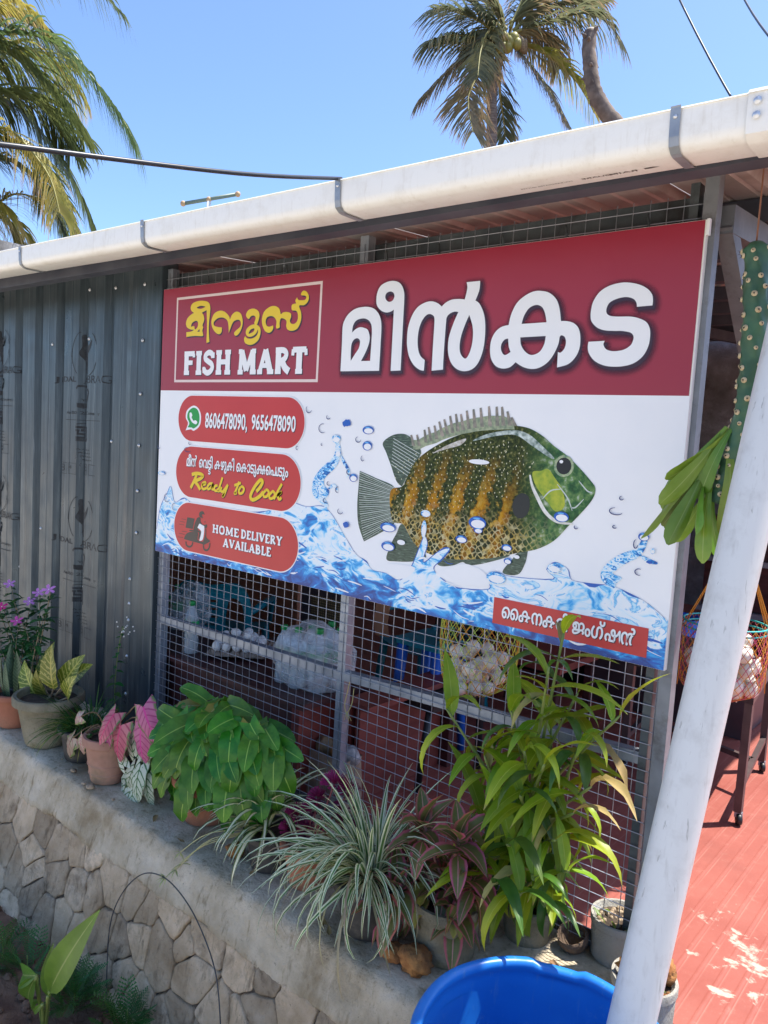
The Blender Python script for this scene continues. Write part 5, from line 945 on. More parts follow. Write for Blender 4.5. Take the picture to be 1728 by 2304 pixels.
for i in range(225):
    a = r.uniform(0, 2 * pi); e = radians(r.choice((r.uniform(45, 88), r.uniform(20, 70)))); k = 0 if e > radians(70) and r.random() < .6 else r.randrange(1, 7)
    d = Vector((cos(a) * cos(e), sin(a) * cos(e) - .10, sin(e))); b = root + Vector((cos(a) * .035 * r.random(), sin(a) * .035 * r.random(), 0)); s = r.uniform(.65, 1.12)
    if d.y > .25: s *= .75
    if d.x > .35 and e < radians(60): s *= .72
    link('blade', Bd if i % 13 == 0 else Bm[k], None, gr, LM(b, d, (0, 0, 1), s) @ Matrix.Rotation(r.uniform(-.5, .5), 4, 'Y'))
# ---- spider plant
c = pl(606, 1945); spd = thing('potted_spider_plant', c, 'small arching spider plant with cream centred blades in a black pot', 'potted plant'); pot(spd, c, .085, .068, .135, M_bpot); r = random.Random(41)
ms = leafmat('spider_blade', (.70, .70, .42), (.78, .78, .54), None, stripes=[(.55, 1.1, (.09, .17, .035))], trans=.25, rand=.1); Bs = [leafmesh('blade', .29, .022, blade, 1.1 + .4 * k, .35, 9, ms, side=.1 * (k - 1.5), fdroop=1.3) for k in range(4)]
root = c + Vector((-.01, -.02, .13))
for i in range(56):
    a = r.uniform(0, 2 * pi); e = radians(r.uniform(30, 78)); d = Vector((cos(a) * cos(e) - .12, sin(a) * cos(e) - .15, sin(e))); link('blade', Bs[i % 4], None, spd, LM(root + rv(r, .012), d, (0, 0, 1), r.uniform(.7, 1.2)))
tipl = at(372, 1975, y=-.60); kids = [at(405, 1918, y=-.58), at(408, 1945, y=-.58), at(395, 1958, y=-.58), tipl]
for k in kids: 
    stem(spd, [root, (root + k) / 2 + Vector((0, -.05, .05)), k], .0016, mat('runner', (.45, .42, .18)), 'runner', 4)
mk = leafmat('plantlet', (.46, .48, .18), (.58, .58, .28), trans=.3); Lk = leafmesh('plantlet_leaf', .035, .006, lance, .8, .3, 4, mk, cols=(-1, 0, 1))
for k in kids:
    for j in range(9 if k is tipl else 5): link('plantlet_leaf', Lk, None, spd, LM(k, Vector((r.uniform(-1, 1), r.uniform(-1, .4), r.uniform(-.5, .8))), (0, 0, 1), r.uniform(.6, 1.2)))
# ---- small terracotta pots without much in them, behind
for (px, py, rt, h, lab) in ((690, 1985, .085, .15, 'terracotta pot of dark red cockscomb behind the ribbon grass'),):
    c = pl(px, py); cc = thing('potted_cockscomb', c, lab, 'potted plant'); pot(cc, c, rt, rt * .72, h, M_terra); r = random.Random(51)
    mc = leafmat('cockscomb_leaf', (.10, .008, .035), (.20, .015, .07), trans=.25); Lc = [leafmesh('leaf', .055, .026, ovate, .9, .25, 5, mc, wave=.1)]; mf = mat('cockscomb_floret', (.22, .006, .07), (.33, .015, .12), 60, .7); fm_ = MB()
    rr_ = random.Random(3)
    for j in range(120):
        d = rv(rr_, 1).normalized(); d.z = abs(d.z) * .8 + d.z * .2; R_ = R3(d); q = d * .012; fm_.add([q + R_ @ Vector((-.0022, 0, 0)), q + R_ @ Vector((.0022, 0, 0)), q + R_ @ Vector((.001, .024, .002)), q + R_ @ Vector((-.001, .024, 0))], [(0, 1, 2, 3)])
    fme = fm_.mesh('flower_head', mf, False)
    for (fx, fy, s) in ((752, 1765, 1.15), (785, 1780, 1.0), (715, 1795, .95), (668, 1835, 1.1), (655, 1868, 1.1), (690, 1868, .95), (642, 1890, 1.0), (700, 1818, .9), (672, 1905, .85)):
        p = at(fx, fy, y=c.y + .0 + r.uniform(-.03, .05)); link('flower_head', fme, None, cc, Matrix.Translation(p) @ Matrix.Scale(s * 1.15, 4) @ rot(z=r.uniform(0, 6)).to_4x4()); stem(cc, [c + Vector((0, 0, h * .85)), (c + p) / 2 + Vector((0, 0, .05)), p], .003, mat('red_stem', (.22, .05, .06)), 'stem', 5)
        for j in range(5): link('leaf', Lc[0], None, cc, LM(p + Vector((0, 0, -.02 - .02 * j)), Vector((r.uniform(-1, 1), r.uniform(-1, 1), .1)), (0, 0, 1), r.uniform(.7, 1.3)))
# ---- aglaonema
c = pl(1000, 2140); ag = thing('potted_aglaonema', c, 'red-edged dark green aglaonema in a weathered stone pot beside the barrel', 'potted plant'); pot(ag, c, .10, .088, .17, M_mossp, .006); r = random.Random(61)
ma = leafmat('aglaonema_leaf', (.11, .125, .03), (.20, .18, .05), (.52, .24, .18), .05, edge=(.48, .11, .12), edgew=.6, trans=.2, blot=((.14, .15, .03), 26, .55), rough=.42); mo = leafmat('old_aglaonema_leaf', (.22, .24, .05), (.32, .30, .07), edge=(.34, .16, .08), trans=.25)
La = [leafmesh('leaf', .15, .068, ovate, .5 + .25 * k, .35, 7, ma, wave=.10, side=.05 * (k - 1)) for k in range(3)]; Lo = leafmesh('leaf', .10, .05, ovate, 1.2, .3, 7, mo, wave=.15)
tops = [(960, 1850), (1040, 1880), (925, 1930), (1010, 1960), (1070, 1960), (950, 2010), (1030, 2040), (900, 1990)]
for (tx, ty) in tops:
    t = at(tx - 6, ty, y=c.y - .05 + r.uniform(-.06, .04)); stem(ag, [c + Vector((r.uniform(-.03, .03), r.uniform(-.03, .03), .14)), (c + t) / 2 + Vector((0, 0, .08)), t], .005, mat('pink_stem', (.30, .14, .12)), 'stem')
    for j in range(13):
        a = j * 2.4 + r.uniform(-.3, .3); e = radians(78 - 10 * j + r.uniform(-8, 8)); d = Vector((cos(a) * cos(e), sin(a) * cos(e), sin(e))); link('leaf', La[j % 3], None, ag, LM(t + Vector((0, 0, -.006 * j)), d, (0, 0, 1), r.uniform(.6, 1.0)))
for j in range(12): a = r.uniform(3.0, 6.2); link('leaf', Lo, None, ag, LM(c + Vector((.07 * cos(a), .07 * sin(a), .19 + r.uniform(-.01, .03))), Vector((cos(a), sin(a), -.4)), (0, 0, 1), r.uniform(.7, 1.1)))
# ---- lucky bamboo clump
c = pl(1185, 2105); lb = thing('lucky_bamboo', c, 'tall clump of yellow-green lucky bamboo with long hanging leaves, right of the aglaonema', 'potted plant'); pot(lb, c, .085, .07, .12, M_mossp, .006); r = random.Random(71)
ml = leafmat('bamboo_leaf', (.21, .34, .012), (.38, .49, .03), (.42, .52, .07), .03, trans=.42, rough=.42, scale=8, rand=.28, veins=1, tip=((.35, .28, .08), .93)); mld = leafmat('old_bamboo_leaf', (.05, .14, .016), (.10, .20, .02), trans=.3, rough=.38, veins=1)
Lb = [leafmesh('leaf', .235, .052 - .004 * k, lance, .7 + .45 * k, .28, 8, ml if k != 3 else mld, side=.09 * (k % 3 - 1), wave=.06, fdroop=.9) for k in range(5)]
Lbd = leafmesh('leaf', .21, .034, lance, 1.9, .6, 8, leafmat('withered_leaf', (.34, .28, .08), (.46, .36, .14), trans=.2, rough=.7, veins=1), wave=.3, fdroop=.8)
canes = [(1268, 1425, -.14), (1235, 1500, -.22), (1005, 1595, -.20), (1150, 1600, -.20), (1395, 1610, -.10), (1310, 1660, -.18), (1090, 1700, -.22), (1225, 1720, -.30), (1170, 1790, -.32), (1330, 1770, -.22), (1060, 1830, -.24), (1140, 1900, -.34), (1250, 1890, -.30), (1200, 1980, -.36), (1110, 1990, -.36), (1080, 1930, -.33), (1165, 2020, -.38), (1225, 2040, -.36), (1280, 1960, -.30), (1180, 1690, -.25), (1290, 1830, -.26), (1300, 1560, -.05), (1130, 1760, -.08), (1240, 1640, -.02)]
for (tx, ty, yy) in canes:
    t = at(tx, ty, y=yy); b = c + Vector((r.uniform(-.08, .08), r.uniform(-.07, .07), .12)); h = t.z - b.z; md = b.lerp(t, .45) + Vector((-(t.x - b.x) * .22, -(t.y - b.y) * .2, .02)); pts = smoothpath([b, md, t], 8)
    mb = MB(); mb.tube(pts, [.0085 - .0055 * i / (len(pts) - 1) + (.0012 if i % 3 == 0 else 0) for i in range(len(pts))], 8); mb.build('cane', M_stem, lb, True)
    nl = int(8 + 10 * max(.1, h)); 
    for j in range(nl):
        u = 1 - (j / nl) * (.62 if h > .5 else .8); p = pts[min(len(pts) - 1, int(u * (len(pts) - 1)))]; a = j * 2.2 + r.uniform(-.5, .5); e = radians(60 - 95 * (j / nl) + r.uniform(-15, 15)) if j > 1 else radians(72)
        d = Vector((cos(a) * cos(e), sin(a) * cos(e) - .15, sin(e))); link('leaf', Lb[r.randrange(5)] if r.random() > .06 else Lbd, None, lb, LM(p, d, (0, 0, 1), r.uniform(.6, 1.1) * (.8 if d.y > .3 else 1)))
# ---- coconut shell and two planters with laterite lumps
M_coir = mat('coconut_shell', (.085, .055, .035), (.16, .11, .075), 25, .9, bump=.8, bscale=70); c = pl(1296, 2135); mb = MB(); R_ = rot(radians(22), radians(-8)); mb.lathe([(.001, 0), (.02, .003), (.038, .018), (.047, .042), (.046, .062), (.042, .062), (.042, .042), (.033, .021), (.016, .008), (.001, .006)], c + Vector((0, 0, .002)), 26, R_, wob=.03); solo('coconut_shell', mb, M_coir, 'half coconut shell bowl lying by the foot of the bamboo', 'coconut shell', None, True)
M_lat = mat('laterite', (.24, .09, .025), (.42, .20, .06), 22, .95, bump=1.0, bscale=45, dirt=((.12, .06, .03), 9, .5, .7))
def rock(c, r0, seed, name='laterite_lump', label='', par=None): mb = blob(c, (r0, r0 * .85, r0 * .75), seed, .38, 12); return mb.build(name, M_lat, par, True) if par else solo(name, mb, M_lat, label, 'stone', None, True)
for i, (px, py, lab) in enumerate(((1388, 2150, 'pale grey planter of gravelly soil left of the rain pipe'), (1462, 2225, 'pale grey planter with an orange laterite lump right of the rain pipe'))):
    c = pl(px, py); c.y = max(c.y, -.16); c = Vector((c.x, c.y, LZ)) if i == 0 else Vector((2.50, -.10, FZ)); pp = thing('planter', c, lab, 'planter'); h = .13 if i == 0 else .15; pot(pp, c, .085, .08, h, M_gpot, .003)
    r = random.Random(80 + i); mb = MB()
    for j in range(60): a = r.uniform(0, 6.28); q = .068 * sqrt(r.random()); mb.ball(c + Vector((q * cos(a), q * sin(a), h * .885)), r.uniform(.003, .009), 4)
    o = mb.build('gravel', M_lat if i else mat('gravel', (.30, .22, .14), (.42, .33, .22), 40, .95), pp, True); o['kind'] = 'stuff'
    mw = leafmat('weed_leaf', (.12, .20, .02), (.22, .30, .03), trans=.3); Lw = leafmesh('weed_leaf', .03, .009, ovate, .6, .2, 4, mw, cols=(-1, 0, 1))
    for j in range(12): a = r.uniform(0, 6.28); link('weed_leaf', Lw, None, pp, LM(c + Vector((.06 * cos(a), .06 * sin(a), h * .9)), Vector((r.uniform(-1, 1), r.uniform(-1, 1), .8)), (0, 0, 1), r.uniform(.7, 1.5)))
    if i: rock(c + Vector((-.01, -.02, h + .02)), .055, 5, 'laterite_lump', 'rough orange laterite lump sitting in the right planter'); rock(c + Vector((.03, .035, h + .015)), .04, 6, 'laterite_lump', 'smaller orange laterite lump at the back of the right planter')
for i, (px, py, s, lab) in enumerate(((875, 2165, .035, 'brown laterite lump under the ribbon grass'), (925, 2190, .05, 'dark laterite lump wedged against the stone pot'), (520, 1930, .035, 'small ochre laterite lump under the spider plant'))): p = pl(px, py); rock(p + Vector((0, .02, s * .6)), s, 30 + i, 'laterite_lump', lab)
for i, (px, py, s) in enumerate(((165, 1736, .012), (203, 1774, .016), (188, 1765, .008), (255, 1800, .007))): p = pl(px, py); mb = blob(p + Vector((0, 0, s * .5)), (s * 1.3, s, s * .6), 50 + i, .3, 8); solo('pebble', mb, M_stone, ('pebble under the pot of dark grass', 'flat stone chip in front of the clay pot', 'small chip beside the flat stone chip', 'tiny chip right of the clay pot')[i], 'pebble', None, True)
# ---- left group: periwinkle, snake plant, croton, dark grass, caladiums
c = pl(34, 1628); sn = thing('potted_snake_plant', c, 'banded snake plant in a round terracotta plastic pot at the left edge', 'potted plant'); pot(sn, c, .10, .078, .17, M_terra); r = random.Random(91)
mn = leafmat('snake_leaf', (.035, .075, .035), (.10, .16, .09), trans=.1, vein=(.13, .19, .11), veins=14, rough=.45); Ln = [leafmesh('leaf', .24, .042, lambda t: max(.03, min(1, .6 + t) * (1 - t ** 4)), .25, .5, 8, mn, side=.08 * k) for k in (-1, 1)]
for j in range(10): a = r.uniform(0, 6.28); link('leaf', Ln[j % 2], None, sn, LM(c + Vector((.045 * cos(a), .045 * sin(a), .145)), Vector((cos(a) * .28, sin(a) * .28, 1)), (cos(a), sin(a), 0), r.uniform(.7, 1.1)))
c = pl(108, 1668); cr = thing('potted_croton', c, 'yellow-veined croton in a big mossy concrete pot', 'potted plant'); pot(cr, c, .145, .10, .235, M_mossp, .014); r = random.Random(92)
mcr = leafmat('croton_leaf', (.10, .15, .012), (.20, .24, .02), (.52, .48, .10), .06, trans=.25, vein=(.46, .44, .10), veins=8, blot=((.50, .47, .14), 60, .58), rough=.35); Lcr = [leafmesh('leaf', .185, .105, ovate, .35 + .3 * k, .3, 8, mcr, wave=.08) for k in range(2)]
top = c + Vector((0, 0, .33))
for j, (px, py, d, s) in enumerate(((120, 1540, (.05, -.25, 1), 1.15), (80, 1555, (-.45, -.35, .8), 1.0), (140, 1535, (.5, .1, .85), 1.05), (152, 1560, (.45, -.35, .6), .9), (70, 1545, (-.9, -.2, .35), .9), (110, 1560, (.1, -.6, .6), .9), (100, 1520, (-.2, .2, 1), 1.0), (160, 1520, (.7, -.1, .6), .85))):
    p = at(px, py, y=c.y - .02 + .01 * j) - Vector((0, 0, .02)); link('leaf', Lcr[j % 2], None, cr, LM(p, d, (.2, -1, .3), s)); stem(cr, [c + Vector((r.uniform(-.04, .04), r.uniform(-.04, .04), .21)), (c + p) / 2 + Vector((0, 0, .09)), p], (.006, .0035), M_wood, 'stem')
# periwinkle behind / left
c = Vector((-.62, -.28, LZ)); pw = thing('potted_periwinkle', c, 'straggly periwinkle bush with mauve and pink flowers against the cladding', 'potted plant'); pot(pw, c, .10, .08, .17, M_bpot); r = random.Random(93)
mp_ = leafmat('periwinkle_leaf', (.02, .10, .02), (.05, .17, .03), (.10, .22, .08), .06, trans=.3, rough=.33); Lw = [leafmesh('leaf', .068, .029, ovate, .4 + .3 * k, .25, 5, mp_, cols=(-1, 0, 1)) for k in range(2)]
def petals(m): 
    mb = MB()
    for k in range(5):
        a = 2 * pi * k / 5; pts = [(0, 0), (.010, .003), (.019, .011), (.021, .016), (.012, .020), (.003, .012)]; mb.add([Vector((x * cos(a) - y * sin(a), x * sin(a) + y * cos(a), .0015 * (x > .012) + .0004 * k)) for x, y in pts], [(0, 1, 2, 3, 4, 5)])
    mb.m = 1; mb.ball((0, 0, .002), .0022, 5); return mb.mesh('flower', [m, M_wht], False)
Fm = petals(mat('mauve_petal', (.60, .22, .55), None, rough=.6)); Fp = petals(mat('pink_petal', (.62, .015, .20), None, rough=.6)); Fr = petals(mat('rose_petal', (.60, .08, .32), None, rough=.6))
twigs = [(25, 1318), (90, 1338), (114, 1332), (70, 1358), (8, 1370), (42, 1402), (-20, 1400), (100, 1380), (60, 1420), (20, 1430), (85, 1400), (-10, 1340), (55, 1450), (10, 1460), (30, 1350), (75, 1440)]
for j, (px, py) in enumerate(twigs):
    t = at(px, py, y=c.y + r.uniform(-.10, .10)); md = c.lerp(t, .5) + Vector((r.uniform(-.04, .04), r.uniform(-.04, .04), .05)); pts = smoothpath([c + Vector((0, 0, .14)), md, t], 6); stem(pw, [c + Vector((0, 0, .14)), md, t], (.0042, .0018), M_wood, 'stem', 5)
    for k in range(20):
        u = 1 - (k / 20) ** 1.3 * .55; p = pts[int(u * (len(pts) - 1))]; a = k * 2.4; e = r.uniform(-.1, .7); link('leaf', Lw[k % 2], None, pw, LM(p + Vector((0, 0, -.012)), Vector((cos(a) * cos(e), sin(a) * cos(e), sin(e))), (0, 0, 1), r.uniform(.7, 1.15)))
    if j < 6: link('flower', (Fm, Fm, Fm, Fm, Fp, Fr)[j], None, pw, Matrix.Translation(t + Vector((0, -.008, .012))) @ R3(Vector((.3, .5, .1)), Vector((.35, -.55, .75))).to_4x4() @ Matrix.Scale(1.25, 4))
# dark mondo grass
c = pl(190, 1702); mo_ = thing('potted_mondo_grass', c, 'tuft of dark green mondo grass spilling from a black pot', 'potted plant'); pot(mo_, c, .105, .085, .15, M_bpot); r = random.Random(94)
mm = leafmat('mondo_blade', (.025, .11, .015), (.06, .17, .025), trans=.25, rand=.3); my = leafmat('mondo_blade_yellow', (.20, .24, .03), (.30, .30, .05), trans=.3); Lm = [leafmesh('blade', .20, .006, blade, 1.0 + .4 * k, .4, 6, mm if k < 3 else my, cols=(-1, 0, 1), side=.1 * (k - 1.5)) for k in range(4)]
for j in range(190): a = r.uniform(0, 6.28); e = radians(r.uniform(35, 88)); q = .07 * sqrt(r.random()); link('blade', Lm[3 if r.random() < .10 else r.randrange(3)], None, mo_, LM(c + Vector((q * cos(a), q * sin(a), .13)), Vector((cos(a) * cos(e) - .1, sin(a) * cos(e) - .08, sin(e))), (0, 0, 1), r.uniform(.65, 1.2)))
# thin weed climbing beside the flashing
w0 = at(262, 1560, y=-.10); w0.z = LZ + .10; wd = thing('tall_weed', Vector((w0.x, w0.y, LZ)), 'thin climbing weed with tiny pale flowers against the flashing', 'weed'); wp = [Vector((w0.x, w0.y, LZ)), at(258, 1560, y=-.1), at(262, 1500, y=-.1), at(270, 1440, y=-.09), at(278, 1410, y=-.08)]; stem(wd, wp, .002, M_stem, 'stem', 5); mwl = leafmat('green_weed_leaf', (.03, .14, .02), (.06, .20, .03), trans=.3); Lwd = leafmesh('leaf', .05, .028, ovate, .6, .2, 5, mwl, cols=(-1, 0, 1)); pts = smoothpath(wp, 6)
for k in range(26): p = pts[min(len(pts) - 1, 4 + int(k * .8))]; a = k * 2.2; link('leaf', Lwd, None, wd, LM(p, Vector((cos(a), sin(a) - .2, .1)), (0, -.3, 1), r.uniform(.5, 1.1) * (1.1 - k / 40)))
Mfl = mat('tiny_flower', (.75, .72, .66)); fm2 = MB(); fm2.ball((0, 0, 0), .004, 5); fme2 = fm2.mesh('tiny_flower', Mfl, True)
for k in range(14): link('tiny_flower', fme2, None, wd, Matrix.Translation(pts[-1] + rv(r, .04)))
# pink caladium in an old clay pot
c = pl(243, 1752); pk = thing('potted_pink_caladium', c, 'pink caladium with green-rimmed drooping leaves in an old ringed clay pot', 'potted plant'); pot(pk, c, .10, .072, .20, M_brick, .008, 2)
mpk = leafmat('pink_caladium', (.50, .10, .19), (.58, .22, .27), (.62, .05, .20), .06, edge=(.10, .18, .05), edgew=.74, trans=.3, vein=(.36, .05, .12), veins=7, rand=.08, rough=.5); mpl = leafmat('faded_caladium', (.48, .36, .26), (.55, .42, .32), (.5, .25, .22), .05, edge=(.22, .27, .08), edgew=.66, trans=.3, vein=(.42, .20, .18), veins=7)
heart = lambda t: max(.02, (1 - t) ** .62 * (.85 + .5 * t)) * min(1, .78 + 2 * t); Lk1 = leafmesh('leaf', .17, .125, heart, .7, -.22, 9, mpk, .22, .10); Lk2 = leafmesh('leaf', .17, .12, heart, 1.0, -.3, 9, mpl, .2, .25)
for (px, py, d, s, m_) in ((245, 1635, (-.45, -.2, -.8), 1.05, 0), (272, 1632, (-.15, -.25, -.9), 1.05, 0), (318, 1630, (.0, -.2, -.95), 1.05, 0), (258, 1605, (-.1, -.4, -.45), .85, 0), (322, 1590, (.55, -.2, -.5), 1.0, 0), (165, 1660, (-.6, -.3, -.7), .95, 1), (182, 1612, (-.7, -.2, -.25), .6, 1), (185, 1655, (-.1, -.3, -.8), .6, 1)):
    p = at(px, py, y=c.y - .06 - .02 * (m_ == 1)); link('leaf', Lk2 if m_ else Lk1, None, pk, LM(p, d, (.15, -.9, .45), s)); stem(pk, [c + Vector((0, 0, .18)), c.lerp(p, .6) + Vector((0, .02, .12)), p], .003, mat('caladium_stem', (.14, .09, .04)), 'petiole', 5)
# small low leaves in the clay pot
for j in range(26): a = r.uniform(0, 6.28); link('leaf', Lwd, None, pk, LM(c + Vector((.07 * cos(a), .07 * sin(a), .19)), Vector((cos(a), sin(a), .35)), (0, 0, 1), r.uniform(.5, .9)))
# white caladium
c = pl(318, 1762); wc = thing('potted_white_caladium', c, 'white caladium with green veins tumbling over the coping', 'potted plant'); pot(wc, c, .065, .05, .11, M_bpot)
mwc = leafmat('white_caladium', (.56, .62, .48), (.66, .70, .58), (.05, .15, .04), .05, edge=(.06, .17, .04), edgew=.93, trans=.25, vein=(.05, .16, .045), veins=5, rand=.06, rough=.5, blot=((.07, .19, .06), 75, .60)); Lwc = [leafmesh('leaf', .13, .085, heart, .8 + .3 * k, -.2, 8, mwc, .3, .08) for k in range(2)]; r = random.Random(95)
for j, (px, py, d) in enumerate(((285, 1765, (-.5, -.2, -.8)), (300, 1745, (-.2, -.4, -.7)), (315, 1740, (.1, -.4, -.7)), (330, 1760, (.25, -.4, -.8)), (295, 1790, (-.2, -.4, -.9)), (298, 1800, (.02, -.35, -1)), (320, 1730, (.3, -.2, .4)), (310, 1700, (.1, .1, .9)), (278, 1740, (-.6, -.1, .5)), (330, 1785, (.2, -.3, -.9)), (280, 1790, (-.3, -.2, -1)), (335, 1705, (.4, -.1, .5)), (300, 1715, (-.2, -.2, .7)))):
    p = at(px, py, y=c.y - .09 - .01 * (j % 3)) + Vector((0, 0, .03)); link('leaf', Lwc[j % 2], None, wc, LM(p, d, (.1, -1, .3), r.uniform(.75, 1.15))); stem(wc, [c + Vector((0, 0, .1)), c.lerp(p, .6) + Vector((0, .01, .06)), p], .0022, M_stem, 'petiole', 4)
# ================================================================ hanging cactus, barrel, soil plants
M_cact = mat('cactus_skin', (.025, .075, .035), (.05, .13, .06), 14, .5, bump=.3, bscale=25); M_areo = mat('areole', (.46, .36, .20), (.58, .48, .30), 40, .8)
cps = [at(1702, 545, y=-.20), at(1700, 680, y=-.20), at(1692, 830, y=-.20), at(1672, 960, y=-.20), at(1640, 1060, y=-.20), at(1612, 1130, y=-.20)]
cac = thing('hanging_cactus', cps[-1], 'spiny green cactus stem hanging upside down with broad leaves beside the sign', 'cactus'); ax = smoothpath(cps, 20); n = len(ax); rows = []; r = random.Random(5); AR = []; frames = []
for i, p in enumerate(ax): t = (ax[min(i + 1, n - 1)] - ax[max(0, i - 1)]).normalized(); frames.append(R3(t, (0, -1, 0)))
for i in range(3, n - 2, 4):
    for k in range(5): AR.append((min(n - 2, i + r.randrange(-1, 2) + (2 if k % 2 else 0)), 2 * pi * k / 5 + i * .09 + r.uniform(-.12, .12)))
for i, p in enumerate(ax):
    rad = .0245 * (1 + .05 * noise.noise((i * .21, 1, 0))) * (min(1, .55 + .15 * i)) * (.82 if i > n - 12 else 1); row = []
    for k in range(40):
        a = 2 * pi * k / 40; h = 0
        for (j, b) in AR:
            if abs(j - i) < 5: da = (a - b + pi) % (2 * pi) - pi; h += .20 * math.exp(-(da / .33) ** 2 - ((j - i) / 1.9) ** 2)
        row.append(p + frames[i] @ Vector((cos(a), 0, sin(a))) * rad * (1 + min(.22, h)))
    rows.append(row)
mb = MB(); mb.grid(rows, closed=True); mb.f.append(tuple(range(39, -1, -1))); mb.mi.append(0); mb.build('cactus_stem', M_cact, cac, True)
am = MB(); am.lathe([(.001, .003), (.003, .0034), (.0058, .0014), (.0066, -.001)], (0, 0, 0), 8); am.m = 1
for k in (-1, 1): am.add([(k * .001, 0, .002), (k * .0025, .001, .002), (k * .005, .003, .010)], [(0, 1, 2)])
am.ball((0, 0, .0032), .0018, 5); am = am.mesh('areole', [M_areo, M_black], True)
for (i, a) in AR: d = frames[i] @ Vector((cos(a), 0, sin(a))); link('areole', am, None, cac, Matrix.Translation(ax[i] + d * .0297) @ d.to_track_quat('Z', 'Y').to_matrix().to_4x4() @ rot(z=r.uniform(0, 6)).to_4x4() @ Matrix.Scale(r.uniform(.75, 1.15), 4))
mb = MB(); mb.tube([ax[0] + Vector((0, 0, -.01)), Vector((ax[0].x, ax[0].y, 1.30)), Vector((ax[0].x + .02, ax[0].y + .02, 1.33))], .0022, 5); mb.tube([Vector((ax[0].x - .16, -.21, 1.31)), Vector((ax[0].x - .05, -.2, 1.315)), Vector((ax[0].x, ax[0].y, 1.30)), Vector((ax[0].x + .12, -.21, 1.29))], .003, 5); mb.build('tie_wire', mat('rusty_wire', (.22, .09, .045)), cac, True)
mle = leafmat('succulent_leaf', (.13, .24, .02), (.22, .34, .05), (.28, .38, .10), .03, trans=.22, rough=.36, rand=.25, scale=9, veins=1); paddle = lambda t: max(.10, min(1, .22 + 1.25 * t ** 1.2)) * sqrt(max(.02, 1 - max(0, (t - .78) / .22) ** 2))
Lsu = [leafmesh('leaf', .21, .052, paddle, .25 + .35 * k, -.35 + .25 * k, 16, mle, wave=.05, side=.06 * (k - 1)) for k in range(3)]
for j, (bx, by, tx, ty, yy, s) in enumerate(((1635, 960, 1495, 1115, -.26, 1), (1640, 970, 1535, 1100, -.29, 1), (1645, 965, 1560, 1100, -.31, 1), (1605, 1030, 1425, 1190, -.28, 1), (1600, 1040, 1500, 1180, -.30, 1), (1590, 1060, 1465, 1160, -.25, 1), (1585, 1080, 1540, 1190, -.31, 1), (1590, 1110, 1530, 1230, -.25, 1), (1605, 1120, 1580, 1260, -.27, 1), (1620, 1110, 1622, 1250, -.22, 1), (1625, 1100, 1640, 1160, -.26, .5), (1650, 1030, 1655, 1130, -.18, .6), (1600, 1000, 1480, 1095, -.24, .9), (1625, 975, 1515, 1140, -.33, 1), (1612, 1010, 1450, 1175, -.31, 1), (1590, 1050, 1510, 1215, -.33, 1), (1600, 1090, 1560, 1240, -.33, 1), (1640, 1000, 1660, 1200, -.30, 1))):
    b = at(bx, by, y=-.215); t = at(tx, ty, y=yy); L_ = (t - b).length; link('leaf', Lsu[j % 3], None, cac, Matrix.Translation(b) @ R3(t - b, Vector((.3, -.85, .45)) + rv(r, .75)).to_4x4() @ Matrix.Diagonal((max(.75, L_ / .21 * .85), L_ / .205, 1, 1)))
# blue barrel
M_bar = None
def barmat():
    m, N, L, P = nodes('blue_drum_plastic'); v = coord(N, L); c = ramp(N, noi(N, L, v, 5, 6, .6), L, [(.3, (.010, .14, .50)), (.7, (.02, .20, .60))]); s = mth(N, L, 'ADD', ramp(N, noi(N, L, v, 28, 6, .7), L, [(.60, 0), (.76, .4)]), ramp(N, noi(N, L, coord(N, L, 'Object', (40, 40, 5)), 1.5, 5), L, [(.6, 0), (.7, .3)]))
    L.new(mixc(N, L, s, c, (.18, .32, .50)), P.inputs['Base Color']); P.inputs['Roughness'].default_value = .38; bumpn(N, L, P, noi(N, L, v, 12, 4), .1, .01); return m
M_bar = barmat(); bc = Vector((2.497, -.69, -1.55)); bar_ = thing('blue_barrel', bc, 'open blue plastic drum catching rain water at the foot of the pipe', 'barrel'); bh = .885
mb = MB(); mb.lathe([(.001, .0), (.265, .0), (.275, .02), (.279, .2), (.286, .28), (.279, .36), (.279, .55), (.286, .62), (.279, .70), (.276, bh - .10), (.270, bh - .075), (.2715, bh - .055), (.272, bh - .02)], bc, 64); mb.build('drum_wall', M_bar, bar_, True)
mb = MB(); mb.lathe([(.266, bh - .07), (.264, .05), (.001, .045)], bc, 64); mb.build('drum_lining', M_bar, bar_, True)
rows = []
pr = [(.2735, -.045), (.284, -.040), (.2875, -.024), (.287, -.006), (.281, .0), (.268, -.001), (.262, -.008), (.262, -.022), (.268, -.030), (.267, -.045), (.266, -.072)]
for q, z in pr:
    rows.append([bc + Vector(((q + .003 * noise.noise((cos(a) * 2, sin(a) * 2, 1))) * cos(a), q * sin(a), bh + z + .006 * noise.noise((cos(a) * 1.7, sin(a) * 1.7, 4)) - (.008 if 1.75 < a < 2.15 and z > -.03 else 0))) for a in [2 * pi * k / 96 for k in range(96)]])
mb = MB(); mb.grid(rows, closed=True); mb.build('rim', M_bar, bar_, True)
mb = MB(); mb.lathe([(.263, 0), (.001, 0)], bc + Vector((0, 0, .22)), 48); mb.build('rain_water', mat('dark_water', (.01, .03, .06), None, rough=.03), bar_, True)
